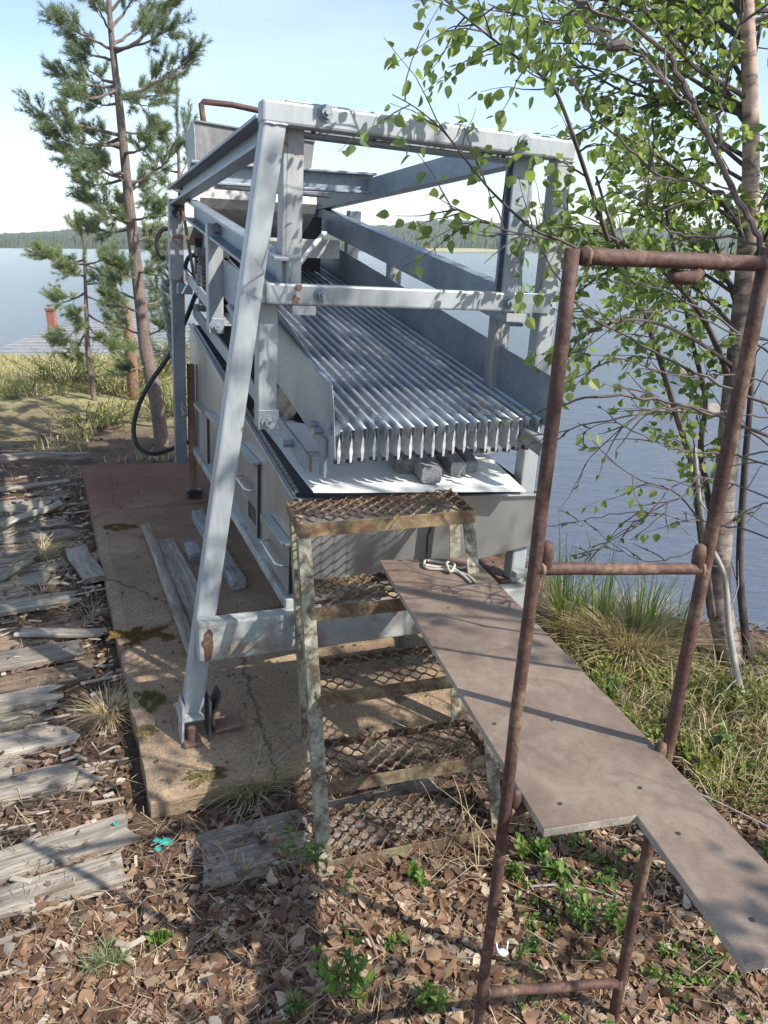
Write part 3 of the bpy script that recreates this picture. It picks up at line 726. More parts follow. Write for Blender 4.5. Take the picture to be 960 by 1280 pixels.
# rear post: light upper piece on a darker lower one
rp = MB().bar(W(0.255, 2.06, 1.47), W(0.25, 1.98, 1.865), B * 0.036, A * 0.03).build('rear_post', 'portal_paint_worn', M, 0.004)
MB().lbox(0.21, 0.29, 1.93, 1.936, 1.78, 1.87).build('bolt_plate', 'galvanised', rp, 0.004)
bolts(rp, [(0.248, 1.93, 1.85), (0.248, 1.93, 1.805)], 0.012, 0.02, 'machine_dark')
MB().bar(W(0.285, 2.25, 0.40), W(0.262, 2.07, 1.47), B * 0.034, A * 0.03).build('rear_post', 'galvanised', M, 0.004)
MB().lbox(0.25, 0.33, 1.98, 2.03, 1.40, 1.455).build('bracket', 'galvanised', M, 0.003)
MB().bar(W(1.28, 2.3, -0.2), W(1.28, 2.1, 1.9), B * 0.036, A * 0.03).build('rear_post', 'galvanised', M, 0.004)
# rusty rear leg with foot
rl = MB().channel(W(0.352, 2.23, 0.20), W(0.345, 2.2, 1.0), LV(0.02, 0, 0), LV(0, -0.02, 0), 0.004).build('rear_leg', 'rusty_leg', M, 0.002)
MB().lbox(0.31, 0.40, 2.19, 2.27, 0.215, 0.235).lbox(0.32, 0.40, 2.2, 2.28, 0.17, 0.213).build('foot', 'machine_dark', rl, 0.004)
# --- tank
tw = lambda a: 0.33 + 0.02 * a
def ctop(a): return 0.852 + 0.15 * a
def tl(a, c, o=0.0): return W(tw(a) + o, a, c)
wall = MB()
a0, a1 = -0.02, 2.42
wall.hexa([tl(a0, 0.475), tl(a0, 0.475, .006), tl(a0, ctop(a0), .006), tl(a0, ctop(a0)), tl(a1, 0.505), tl(a1, 0.505, .006), tl(a1, ctop(a1), .006), tl(a1, ctop(a1))])
wall.bar(tl(a0, ctop(a0) - .004, -.001), tl(a1, ctop(a1) - .004, -.001), B * 0.009, C * 0.006)
tkw = wall.build('tank_wall', 'stainless', M, 0.0015)
# comb strip along the tank rim
cs = MB()
for k in range(70):
    a = 0.02 + k * 0.034
    cs.bar(tl(a, ctop(a) + .004, .017), tl(a + .02, ctop(a + .02) + .004, .017), B * 0.006, C * 0.005)
cs.build('rim_strip', 'stainless', tkw)
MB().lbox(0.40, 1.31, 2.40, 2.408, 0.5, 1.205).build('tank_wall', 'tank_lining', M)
MB().hexa([W(1.30, -.02, .6), W(1.306, -.02, .6), W(1.306, -.02, .81), W(1.30, -.02, .81), W(1.30, 2.4, .5), W(1.306, 2.4, .5), W(1.306, 2.4, 1.1), W(1.30, 2.4, 1.1)]).build('tank_wall', 'stainless', M)
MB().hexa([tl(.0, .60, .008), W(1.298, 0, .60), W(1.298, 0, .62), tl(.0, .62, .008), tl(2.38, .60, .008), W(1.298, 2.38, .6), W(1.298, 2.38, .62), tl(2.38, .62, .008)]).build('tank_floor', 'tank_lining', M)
fp_ = MB().add([W(.335, -.024, .848), W(1.305, -.024, .806), W(1.305, -.024, .60), W(.335, -.024, .45),
                W(.335, -.020, .848), W(1.305, -.020, .806), W(1.305, -.020, .60), W(.335, -.020, .45)],
               [(0, 3, 2, 1), (4, 5, 6, 7), (0, 1, 5, 4), (1, 2, 6, 5), (2, 3, 7, 6), (3, 0, 4, 7)])
fp_.bar(W(.335, -.032, .848), W(1.305, -.032, .806), A * .010, C * .003)
fp_.build('front_panel', 'stainless', M, 0.001)
# inner lining along the left side (dark) 
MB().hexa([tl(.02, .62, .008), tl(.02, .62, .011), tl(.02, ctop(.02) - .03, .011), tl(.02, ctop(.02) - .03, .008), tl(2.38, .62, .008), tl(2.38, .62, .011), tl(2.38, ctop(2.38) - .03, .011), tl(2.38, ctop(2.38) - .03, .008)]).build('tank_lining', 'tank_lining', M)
# whitewashed, rusty foot rail along the wall
fr = MB().bar(tl(-.02, .462, -.008), tl(2.5, .492, -.008), B * .018, C * .02).build('foot_rail', 'crossbeam_rusty', M, 0.003)
MB().bar(W(1.22, -0.0, .40), W(1.22, 2.5, .42), B * .03, C * .05).build('foot_rail', 'rusty_leg', M, 0.004)
MB().lbox(1.215, 1.29, -.055, -.02, .475, .50).build('bracket', 'crossbeam_rusty', M, 0.003)
# hatches
def hatch(a0_, a1_, c0_, c1_, win=None, lip=True, handle=None):
    h = MB(); off = -.010
    def q(a, c, o): return tl(a, c, o)
    if win:
        wa0, wa1, wc0, wc1 = win
        parts = [(a0_, a1_, wc1, c1_), (a0_, a1_, c0_, wc0), (a0_, wa0, wc0, wc1), (wa1, a1_, wc0, wc1)]
    else: parts = [(a0_, a1_, c0_, c1_)]
    for (x0, x1, y0, y1) in parts:
        if x1 - x0 < .002 or y1 - y0 < .002: continue
        h.hexa([q(x0, y0, off), q(x0, y0, -.003), q(x0, y1, -.003), q(x0, y1, off), q(x1, y0, off), q(x1, y0, -.003), q(x1, y1, -.003), q(x1, y1, off)])
    o = h.build('hatch', 'stainless', M, 0.001)
    if win:
        MB().hexa([q(wa0, wc0, -.0025), q(wa0, wc0, -.001), q(wa0, wc1, -.001), q(wa0, wc1, -.0025), q(wa1, wc0, -.0025), q(wa1, wc0, -.001), q(wa1, wc1, -.001), q(wa1, wc1, -.0025)]).build('opening', 'machine_dark', o)
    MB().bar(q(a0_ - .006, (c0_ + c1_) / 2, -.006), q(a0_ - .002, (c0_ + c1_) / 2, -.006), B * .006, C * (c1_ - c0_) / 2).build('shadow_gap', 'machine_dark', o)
    if lip:
        MB().bar(q(a0_ - .01, c1_ + .004, -.02), q(a1_ + .01, c1_ + .004, -.02), B * .018, C * .005).bar(q(a0_ - .01, c1_ - .004, -.037), q(a1_ + .01, c1_ - .004, -.037), B * .002, C * .013).build('hood', 'stainless', o, 0.001)
    if handle:
        ha0, ha1, hc = handle
        pts = [q(ha0, hc, -.008), q(ha0, hc, -.03), q(ha0 + .02, hc, -.045), q(ha1 - .02, hc, -.045), q(ha1, hc, -.03), q(ha1, hc, -.008)]
        MB().tube(pts, .006, 8).build('handle', 'pipe_steel', o, smooth=True)
    return o
hatch(.50, .84, .525, .835, win=(.53, .69, .56, .635), handle=(.56, .80, .71))
hatch(.0, .32, .495, .675, handle=(.03, .30, .59))
hatch(1.28, 1.62, .52, .83)
hatch(1.74, 2.02, .52, .80)
# sloped cross rail inside the tank that the posts stand on
ir = MB().bar(W(.385, .02, .955), W(.385, 2.3, 1.30), B * .006, C * .033).build('inner_rail', 'galvanised', M, .001)
MB().bar(W(.3935, .018, .925), W(.3935, .018, .985), B * .003, A * .004).build('rail_end', 'wood_brown', ir)
MB().tube([W(.378, .2, .985), W(.345, .2, .985)], .014, 8).build('bolt', 'galvanised', ir)
MB().bar(W(.39, .12, .962), W(.62, .14, .955), A * .008, C * .010).build('stay', 'galvanised', M, .001)
# --- bar deck
NB = 19
SLP = .184
def cdeck(a): return 1.085 + SLP * (a + .1)
def bdeck(i, a):
    t = i / (NB - 1)
    n0, n1 = .452 + .765 * t, .50 + .68 * t
    return n0 + (n1 - n0) * (a + .1) / 2.8
for i in range(NB):
    m_ = MB(); a0, a1 = -.10 + rnd(-.008, .008), 2.6
    tiltd = 0.022 * (i / (NB - 1))
    # ridge folded from sheet, open underneath
    prof = [(-.0128, -.030), (-.0112, -.010), (-.0090, .004), (-.0055, .010), (.0055, .010), (.0090, .004), (.0112, -.010), (.0128, -.030)]
    inner = [(x * .82, z - .003) for x, z in prof]
    ks = len(prof)
    dent = [rnd(-.0015, .0015) for _ in range(14)]
    secs = [a0 + (a1 - a0) * (q / 12.0) for q in range(13)]
    for pr in (prof, inner):
        for q, a in enumerate(secs):
            bc = bdeck(i, a) + dent[q]
            for x, z in pr: m_.v.append(tuple(W(bc + x, a - (z * .35 if q == 0 else 0), cdeck(a) + tiltd + z + dent[13 - q] * .6)))
    ns_ = len(secs)
    for q in range(ns_ - 1):
        for k in range(ks - 1):
            o0 = q * ks + k; o1 = ns_ * ks + o0
            m_.f.append((o0, o0 + 1, o0 + ks + 1, o0 + ks)); m_.f.append((o1 + 1, o1, o1 + ks, o1 + ks + 1))
    for k in range(ks - 1): m_.f.append((k + 1, k, ns_ * ks + k, ns_ * ks + k + 1))
    for k in (0, ks - 1):
        for q in range(ns_ - 1):
            o0 = q * ks + k; o1 = ns_ * ks + o0; m_.f.append((o0, o0 + ks, o1 + ks, o1))
    sb = m_.build('sorting_bar', 'bar_metal', M, smooth=True)
    # web hanging under the bar; its front end is a twisted strip
    w_ = MB(); bc0 = bdeck(i, a0)
    hf = .106
    for (aa, hh) in [(a0 + .012, hf), (a0 + .10, hf), (a0 + .24, .06), (a0 + 1.2, .05), (2.5, .05)]:
        bc = bdeck(i, aa); cc = cdeck(aa) + tiltd
        w_.v.extend([tuple(W(bc - .0012, aa, cc - .006)), tuple(W(bc + .0012, aa, cc - .006)), tuple(W(bc + .0012, aa, cc - hh)), tuple(W(bc - .0012, aa, cc - hh))])
    for k in range(4):
        for j in range(4): w_.f.append((k * 4 + j, k * 4 + (j + 1) % 4, k * 4 + 4 + (j + 1) % 4, k * 4 + 4 + j))
    w_.f.append((3, 2, 1, 0))
    cc = cdeck(a0) + tiltd; n0 = len(w_.v)
    for (dz_, wd_, sk_) in [(-.022, .0025, 0), (-.045, .004, .1), (-.066, .0085, .6), (-.085, .005, .25), (-.104, .0035, 0)]:
        w_.v.extend([tuple(W(bc0 - wd_, a0 + .010 - wd_ * sk_, cc + dz_)), tuple(W(bc0 + wd_, a0 + .010 + wd_ * sk_, cc + dz_))])
    for k in range(4): w_.f.append((n0 + 2 * k, n0 + 2 * k + 1, n0 + 2 * k + 3, n0 + 2 * k + 2))
    w_.build('web', 'web_metal', sb)
    MB().tube([W(bc0 - .008, a0 + .03, cc - hf + .004), W(bc0 + .010, a0 + .012, cc - hf + .004)], .007, 8).build('bolt_end', 'machine_dark', sb)
# rods that carry the bars
MB().bar(W(.42, .10, 1.045), W(1.23, .10, 1.065), A * .012, C * .022).build('bar_carrier', 'galvanised_stained', M)
MB().bar(W(.43, 1.3, 1.27), W(1.23, 1.3, 1.29), A * .02, C * .025).build('bar_carrier', 'galvanised', M)
MB().bar(W(.43, 2.4, 1.47), W(1.23, 2.4, 1.49), A * .02, C * .025).build('bar_carrier', 'galvanised', M)
# side plates of the deck
def plate(name, b0, b1, pts, t=.003, mat='deck_plate'):
    m_ = MB(); k = len(pts); am, ax = min(p[0] for p in pts), max(p[0] for p in pts)
    for o in (0, t):
        for (a, c) in pts:
            b = b0 + (b1 - b0) * (a - am) / (ax - am); m_.v.append(tuple(W(b + o, a, c)))
    m_.f.append(tuple(range(k - 1, -1, -1))); m_.f.append(tuple(k + j for j in range(k)))
    for j in range(k): m_.f.append((j, (j + 1) % k, k + (j + 1) % k, k + j))
    return m_.build(name, mat, M, .001)
pl = plate('side_plate', .42, .44, [(-.09, 1.235), (-.115, 1.17), (-.145, 1.01), (-.09, .995), (.5, 1.125), (2.6, 1.47), (2.6, 1.80), (.5, 1.40)])
pl['label'] = 'left side plate of the sloping deck'
MB().bar(W(.418, -.09, 1.237), W(.438, 2.6, 1.802), B * .007, C * .004).build('folded_edge', 'galvanised', pl)
bolts(pl, [(.43, -.1, 1.1)], .008, .02)
for q in ((.0, 1.07), (.045, 1.085)):
    MB().tube([W(.425, q[0], q[1]), W(.395, q[0], q[1])], .011, 8).build('bolt', 'galvanised', pl)
MB().lbox(.41, .419, -.07, -.02, .93, 1.06).build('stay', 'galvanised', pl)
pr_ = plate('side_plate', 1.222, 1.21, [(-.20, 1.255), (-.20, 1.11), (-.12, 1.09), (2.75, 1.55), (2.75, 1.80), (-.12, 1.270)])
pr_['label'] = 'right side plate of the sloping deck'
# shaker box / motor under the rear of the deck
mo = MB().tube([W(.37, 1.62, 1.62), W(.37, 1.62, 1.36)], .07, 16).tube([W(.37, 1.62, 1.64), W(.37, 1.62, 1.60)], .085, 16).tube([W(.37, 1.62, 1.37), W(.37, 1.62, 1.34)], .09, 16)
for k in range(10): mo.tube([W(.37, 1.62, 1.40 + k * .02), W(.37, 1.62, 1.408 + k * .02)], .078, 16)
mo.lbox(.30, .33, 1.57, 1.67, 1.42, 1.56)
mo.build('motor', 'machine_dark', M)
MB().bar(W(.30, 2.0, 1.50), W(.30, 1.15, 1.36), B * .005, C * .028).build('tie_bar', 'portal_paint', M, .001)
MB().bar(W(.30, 1.6, 1.365), W(.6, 1.6, 1.365), A * .03, C * .012).build('motor_bracket', 'galvanised', M)
MB().bar(W(.36, 1.7, 1.33), W(1.2, 1.7, 1.36), A * .012, C * .02).build('axle', 'machine_dark', M)
# lower deck plate below the rail and its gas strut
plate('deck_skirt', .315, .315, [(.2, 1.47), (.2, 1.30), (.6, 1.33), (1.35, 1.50), (1.35, 1.63)], mat='galvanised')
MB().tube([W(.305, .82, 1.38), W(.305, .55, 1.27)], .007, 8).tube([W(.30, .88, 1.41), W(.31, .74, 1.35)], .014, 10).build('strut', 'galvanised', M)
MB().bar(lp(U(368, 337, 'a', 1.5)), lp(U(406, 291, 'a', 1.6)), B * .012, C * .006).build('link', 'chute_plate', M)
# --- hopper at the rear top
hp = MB()
hf = [(.375, 2.1, 2.27), (1.03, 2.1, 2.24), (1.0, 2.1, 1.97), (.385, 2.1, 1.97)]
hb = [(.40, 2.55, 2.26), (1.03, 2.55, 2.24), (1.0, 2.5, 1.97), (.41, 2.5, 1.97)]
hp.add([lp(p) for p in hf + hb], [(0, 3, 2, 1), (1, 2, 6, 5), (4, 5, 6, 7)])
hp.bar(lp(hf[0]), lp(hf[1]), A * .012, C * .004)
hpo = hp.build('hopper', 'hopper_plate', M)
sm_ = hpo.modifiers.new('thick', 'SOLIDIFY'); sm_.thickness = .006
hs = MB().add([lp(hf[0]), lp(hf[3]), lp(hb[3]), lp(hb[0])], [(0, 1, 2, 3)]).build('hopper_side', 'hopper_side', hpo)
sm_ = hs.modifiers.new('thick', 'SOLIDIFY'); sm_.thickness = .005
h0 = lambda x, y: lp(U(x, y, 'a', 2.12))
MB().tube([h0(258, 165), h0(254, 150), h0(251.5, 130), h0(254, 127), h0(290, 131), h0(322, 138), h0(348, 141), h0(351, 146), h0(350, 170)], .015, 10).build('lifting_loop', 'rusty_pipe', hpo, smooth=True)
MB().tube([lp(U(268, 231, 'a', 1.75)), lp(U(320, 235, 'a', 1.75)), lp(U(413, 243, 'a', 1.75))], .02, 12).build('spray_pipe', 'pipe_steel', M, smooth=True)
ch = MB()
r0_ = [(.36, 1.95, 1.955), (1.0, 1.95, 1.965)]; 
prof = [(1.95, 1.94), (1.94, 1.89), (1.97, 1.845), (2.1, 1.78), (2.4, 1.66)]
for (a, c) in prof: ch.v.extend([tuple(W(.37, a, c)), tuple(W(1.0, a, c + .015))])
for k in range(len(prof) - 1): ch.f.append((2 * k, 2 * k + 1, 2 * k + 3, 2 * k + 2))
cho = ch.build('chute', 'chute_plate', M); s2 = cho.modifiers.new('thick', 'SOLIDIFY'); s2.thickness = .005
MB().hexa([W(.40, 2.3, 1.5), W(1.15, 2.3, 1.5), W(1.15, 2.32, 1.5), W(.40, 2.32, 1.5), W(.40, 2.3, 1.86), W(1.15, 2.3, 1.86), W(1.15, 2.32, 1.86), W(.40, 2.32, 1.86)]).build('back_plate', 'machine_dark', M)
MB().bar(W(.40, 2.0, 1.66), W(1.16, 2.0, 1.68), A * .012, C * .05).build('feed_plate', 'chute_plate', M)
# rear angle posts of the hopper and pennant strap
MB().bar(W(1.14, 2.5, 1.4), W(1.14, 2.5, 1.95), B * .02, A * .05).build('rear_post', 'galvanised', M, .003)
MB().bar(W(.262, 1.9, 1.90), W(.345, 1.98, 1.45), B * .008, A * .003).build('strap', 'rusty_leg', M)
MB().bar(W(.255, 1.84, 1.915), W(.37, 1.86, 1.912), A * .02, C * .006).build('bracket', 'machine_dark', M)
# hoses
def smoothpts(P, n=8):
    out = []; P = [Vector(p) for p in P]
    for i in range(len(P) - 1):
        p0, p1, p2, p3 = P[max(i - 1, 0)], P[i], P[i + 1], P[min(i + 2, len(P) - 1)]
        for k in range(n):
            t = k / n
            out.append(0.5 * ((2 * p1) + (p2 - p0) * t + (2 * p0 - 5 * p1 + 4 * p2 - p3) * t * t + (3 * p1 - p0 - 3 * p2 + p3) * t ** 3))
    out.append(P[-1]); return out
yh = W(.2, 2.3, 1).y
hose = MB().tube(smoothpts([aty(251, 355, yh + .1), aty(243, 372, yh + .1), aty(232, 400, yh), aty(214, 440, yh - .02), aty(190, 475, yh - .05), aty(174, 505, yh - .08), aty(167, 535, yh - .1), aty(172, 557, yh - .12), aty(190, 567, yh - .1), aty(212, 562, yh), aty(236, 552, yh + .15)]), .0135, 10)
hose.build('hose', 'dark_rubber', M, smooth=True)['label'] = 'black rubber hose hanging in a long loop'
MB().tube(smoothpts([aty(226, 292, yh), aty(214, 286, yh), aty(202, 288, yh), aty(196, 302, yh), aty(200, 318, yh), aty(212, 324, yh), aty(218, 308, yh), aty(216, 288, yh + .05)]), .012, 10).build('hose', 'dark_rubber', M, smooth=True)
MB().tube(smoothpts([aty(240, 345, yh), aty(232, 335, yh), aty(236, 322, yh), aty(246, 318, yh)]), .012, 10).build('hose', 'dark_rubber', M, smooth=True)
# rope twisted down the rear post
rp_ = MB()
base_ = smoothpts([aty(218, 305, yh - .06), aty(209, 340, yh - .06), aty(206, 375, yh - .06), aty(212, 420, yh - .06), aty(222, 470, yh - .08), aty(231, 520, yh - .1)], 16)
for ph in (0, 2.1, 4.2):
    pts = []
    for k, q in enumerate(base_): pts.append(q + Vector((math.cos(k * .55 + ph), math.sin(k * .55 + ph), 0)) * (.015 if k < 30 else .010))
    rp_.tube(pts, [.011 if k < 30 else .008 for k in range(len(pts))], 6)
ro = rp_.build('rope', 'grey_rope', smooth=True, org=base_[0]); tag(ro, 'frayed grey rope hanging down beside the rear post of the machine', 'rope')

# loose white sheet on the tank, bar offcuts on it
sh = MB(); nb_, na_ = 16, 14
for i in range(na_ + 1):
    for j in range(nb_ + 1):
        s_, t_ = j / nb_, i / na_
        bl = .372 + .05 * t_; br = 1.165 + .13 * t_
        b = bl + (br - bl) * s_; a = (-.085 - .045 * s_) + t_ * (.98 - .28 * s_)
        c = .885 + .004 * mnoise.noise(Vector((b * 3, a * 3, 1))) + .045 * max(0, t_) 
        sh.v.append(tuple(W(b, a, c - .03 * s_)))
for i in range(na_):
    for j in range(nb_):
        k = i * (nb_ + 1) + j; sh.f.append((k, k + 1, k + nb_ + 2, k + nb_ + 1))
so = sh.build('cover_sheet', 'white_sheet', org=W(.8, .1, .88)); s3 = so.modifiers.new('thick', 'SOLIDIFY'); s3.thickness = .004; s3.offset = 1
tag(so, 'thin white sheet lying on the tank below the bar ends', 'sheet')
def csh(b, a):
    s_ = (b - .38) / .8; return .890 + .045 * max(0, (a + .1) / .9) - .03 * s_
def on_sheet(px, py):
    c = .885
    for _ in range(6):
        b, a, _c = U(px, py, 'c', c); c = csh(b, a)
    return b, a, c
blk = [((507, 592), (478, 552), .075, .055, 'square grey timber end, leftmost of the four under the bars'),
       ((540, 606), (500, 560), .078, .06, 'longest grey timber on the white sheet, nearest to the steps'),
       ((572, 596), (535, 555), .062, .055, 'chipped grey timber on the white sheet, right of the longest one'),
       ((590, 592), (560, 560), .055, .05, 'rightmost grey timber on the white sheet under the bars')]
for i, (q0, q1, w, h_, lab) in enumerate(blk):
    b0, a0, c0 = on_sheet(*q0); b1, a1, c1 = on_sheet(*q1)
    between('timber_offcut', lab, 'timber', W(b0, a0, c0 + .003), W(b1, a1 + .03, c1 + .003), C, w * .92, h_, mat='wood_blue_grey', seed=300 + i, rag=.012, nx=6, group='timbers under the bar ends')
bb = U(666, 556, 'a', -.12)
between('timber_offcut', 'short timber piece wedged by the right leg below the last bar', 'timber', W(bb[0], -.19, bb[2] - .025), W(bb[0] - .02, .02, bb[2] + .03), C, .045, .055, mat='wood_blue_grey', seed=310, nx=4)

# ================================================================== STEEL STEPS
lc = W(.266, -.263, .85); rc = W(.842, -.334, .85); lbk = W(.30, -.06, .862); rbk = W(.90, -.12, .836)
lc.z = rc.z = .885; lbk.z = rbk.z = .885
gl_ = atz(399, 1096, -.03)
wx = (rc - lc); wx.z = 0; WX = wx.normalized(); DY = Vector((-WX.y, WX.x, 0)); width = wx.length
run = gl_ - lc
rungr = lc + WX * width + run
ST = thing('steel_steps', 'rusty steep steel steps with five mesh treads and olive paint', 'steps', gl_)
def strut(p0, p1, w=.02, t=.0025, sgn=1, name='stringer', mat='green_paint_leg'):
    dd = (p1 - p0).normalized(); u_ = (WX - dd * WX.dot(dd)).normalized(); v_ = dd.cross(u_).normalized()
    if v_.dot(DY) < 0: v_ = -v_
    m_ = MB().bar(p0, p1, u_ * w, v_ * t, (0, 0)).bar(p0, p1, u_ * t, v_ * w, (-sgn * (w / t - 1), 1 + t / w))
    return m_.build(name, mat, ST, .001)
dz = Vector((0, 0, -.045))
strut(lc + dz + WX * .02 + DY * .004, gl_ + WX * .02, sgn=1)
strut(rc + dz - WX * .02 + DY * .004, rungr - WX * .02, sgn=-1)
for q, x in ((lbk, .02), (rbk, -.02)):
    e = Vector((q.x, q.y, -.05)) ; strut(q + dz * .8 + WX * x, e + WX * x + DY * -.12, sgn=1 if x > 0 else -1, name='rear_leg')
def grate(P0, w, dpt, nx, ny, wob=0.0, th=.003):
    """expanded metal: mirrored wavy strands that meet at the bonds; P0 = front left corner"""
    m_ = MB(); cell = w / nx; ns = 2 * ny; h = dpt / ns; n = nx * 8
    pu = (ZU * .95 + DY * .3).normalized() * .0031; pv = (DY * .95 - ZU * .3).normalized() * .0019
    for k_ in range(ns):
        sg = 1 if k_ % 2 else -1; pts = []
        for k in range(n + 1):
            x = w * k / n; tri = max(-1, min(1, math.cos(x / cell * 2 * math.pi) * 1.12)) * sg
            pts.append(P0 + WX * x + DY * ((k_ + .5) * h + .5 * h * tri) + ZU * (.0012 * tri + wob * mnoise.noise(Vector((x * 4, k_ * .3, 3)))))
        for p_, q_ in zip(pts, pts[1:]): m_.bar(p_, q_, pu, pv)
    return m_
fr_ = [0, .25, .5, .75, .985]
dep = [.215, .19, .19, .19, .20]
for k in range(5):
    P0 = lc + run * fr_[k]
    if k == 0: P0 = lc.copy(); wd = width; x0 = 0
    else: wd = width - .05; x0 = .025
    if k == 4: P0.z = .012
    t_ = grate(P0 + WX * x0 + DY * .008 + ZU * .004, wd, dep[k], 11 if k == 0 else 10, 4, wob=.012 if k >= 3 else .004).build('tread', 'mesh_rust', ST)
    lp_ = MB().bar(P0 + WX * x0 + ZU * -.02, P0 + WX * (x0 + wd) + ZU * -.02, DY * .0025, ZU * .022)
    lp_.bar(P0 + WX * x0 + ZU * -.040 + DY * .018, P0 + WX * (x0 + wd) + ZU * -.040 + DY * .018, DY * .015, ZU * .0022)
    lp_.build('front_lip', 'lip_rust' if k == 0 else 'green_paint_rust', t_, .001)
    fr2 = MB().bar(P0 + WX * x0 + DY * (dep[k] + .01) + ZU * -.012, P0 + WX * (x0 + wd) + DY * (dep[k] + .01) + ZU * -.012, DY * .0025, ZU * .014)
    for xx in (x0 + .003, x0 + wd - .003):
        fr2.bar(P0 + WX * xx + DY * .005 + ZU * -.018, P0 + WX * xx + DY * (dep[k] + .007) + ZU * -.018, WX * .0025, ZU * .02)
    fr2.build('side_angle', 'green_paint_rust', t_, .001)

# ================================================================== RAMP BOARD
def zb(y): return .695 + .052 * (2.35 - y) / 1.2
def onb(px, py):
    z = .71
    for _ in range(10): P = atz(px, py, z); z = zb(P.y)
    P = atz(px, py, z); return P
outl = [onb(474, 700), onb(680, 1037), onb(796, 1019), onb(931, 1205), onb(965, 1195), onb(975, 1121)]
dR = (outl[1] - outl[0]).normalized()
tr = onb(592, 697); outl.append(onb(592, 697)) 
# right edge straight, cut the far end square to it
e_ = dR; p_r = tr
outl[4] = p_r + e_ * ((outl[3] - p_r).dot(e_)) + Vector((0.0, 0, 0)); outl[5] = p_r + e_ * ((outl[3] - p_r).dot(e_) - .12)
cx = outl[0]
bz = (outl[1] - outl[0]).cross(tr - outl[0]).normalized()
if bz.z < 0: bz = -bz
bx = e_; by = bz.cross(bx).normalized()
mmb = Matrix((bx, by, bz)).transposed().to_4x4(); mmb.translation = cx
inv = mmb.inverted()
loc2 = [inv @ p for p in outl]
rb = MB(); k = len(loc2)
rb.v = [(p.x, p.y, 0) for p in loc2] + [(p.x, p.y, -.016) for p in loc2]
rb.f = [tuple(range(k)), tuple(range(2 * k - 1, k - 1, -1))] + [(j, k + j, k + (j + 1) % k, (j + 1) % k) for j in range(k)]
rbo = rb.build('ramp_board', 'phenolic_board', bevel=.0015)
rbo.data.materials.append(MATS['board_edge'])
for i, pg in enumerate(rbo.data.polygons): pg.material_index = 0 if i < 2 else 1
rbo.matrix_world = mmb
# make the top face normal point up
rbo.data.update()
if (rbo.matrix_world.to_3x3() @ rbo.data.polygons[0].normal).z < 0: rbo.data.flip_normals()
tag(rbo, 'notched brown textured plywood board bridging the steps and the rusty pipe ladder', 'board')
for (sx_, sy_) in [(800, 985), (618, 905), (560, 760), (940, 1150), (700, 1005), (848, 1042), (690, 900)]:
    q = inv @ onb(sx_, sy_); MB().tube([Vector((q.x, q.y, -.001)), Vector((q.x, q.y, .0012))], .0042, 10).build('screw', 'machine_dark', rbo)
# rope tied round the board and the right stringer
rpp = MB()
za = Vector((0, 0, .006))
def bq(x, y, h=.006): return onb(x, y) + bz * h
rope = [smoothpts([bq(592, 716, .03), bq(575, 712), bq(553, 706), bq(532, 705, .012), bq(533, 712), bq(552, 714), bq(566, 716), bq(585, 722), bq(594, 730)], 6),
        smoothpts([bq(531, 711, .014), bq(548, 711), bq(563, 713, .012), bq(578, 721), bq(588, 730)], 6),
        smoothpts([bq(562, 704), bq(568, 712, .016), bq(563, 719, .012), bq(558, 711, .02), bq(566, 706, .01)], 6),
        smoothpts([bq(533, 706, .01), bq(534, 690, .06), aty(537, 665, bq(533, 706).y + .05), aty(539, 650, bq(533, 706).y + .05)], 6)]
for i, q in enumerate(rope[:3]): rpp.tube(q, .0045, 8)
rpo = rpp.build('tie_rope', 'rope_fibre', smooth=True, org=bq(560, 712)); tag(rpo, 'pale knotted rope lashing the board end to the steps', 'rope')
MB().tube(rope[3], .004, 8).build('dark_tail', 'dark_rubber', rpo, smooth=True)

# ================================================================== RUSTY PIPE LADDER
yl, yr = 1.12, 1.30
lt_ = aty(716, 318, yl); lbm = aty(597, 1290, yl + .03)
rt2 = aty(958, 326, yr - .02); rbm = aty(763, 1290, yr + .03)
def ext(p0, p1, z): return p0 + (p1 - p0) * ((z - p0.z) / (p1.z - p0.z))
PL = thing('pipe_ladder', 'rusty brown pipe ladder standing in front of the machine', 'ladder', ext(lt_, lbm, -.04))
l0, r0p = ext(lt_, lbm, -.06), ext(rt2, rbm, -.06)
def wob(p0, p1, r_, n=14):
    return [p0 + (p1 - p0) * (k / n) + Vector((mnoise.noise(Vector((k * .7, 1, r_ * 99))), mnoise.noise(Vector((k * .7, 5, r_ * 99))), 0)) * .0025 for k in range(n + 1)]
m_ = MB().tube(wob(l0, lt_ + (lt_ - l0).normalized() * .008, .0135), .0109, 14); m_.build('rail', 'rusty_pipe', PL, smooth=True)
m_ = MB().tube(wob(r0p, rt2 + (rt2 - r0p).normalized() * .02, .0145), .0124, 14); m_.build('rail', 'rusty_pipe', PL, smooth=True)
def onleg(p0, p1, py):
    lo, hi = 0.0, 1.0
    for _ in range(40):
        t = (lo + hi) / 2; P = p0 + (p1 - p0) * t; v_ = P - CAM; y_ = 640 + F * v_.dot(dn) / v_.dot(fwd)
        if y_ > py: hi = t
        else: lo = t
    return P
rungs = [(320, 330), (711, 711), (1002, 985), (1241, 1228)]
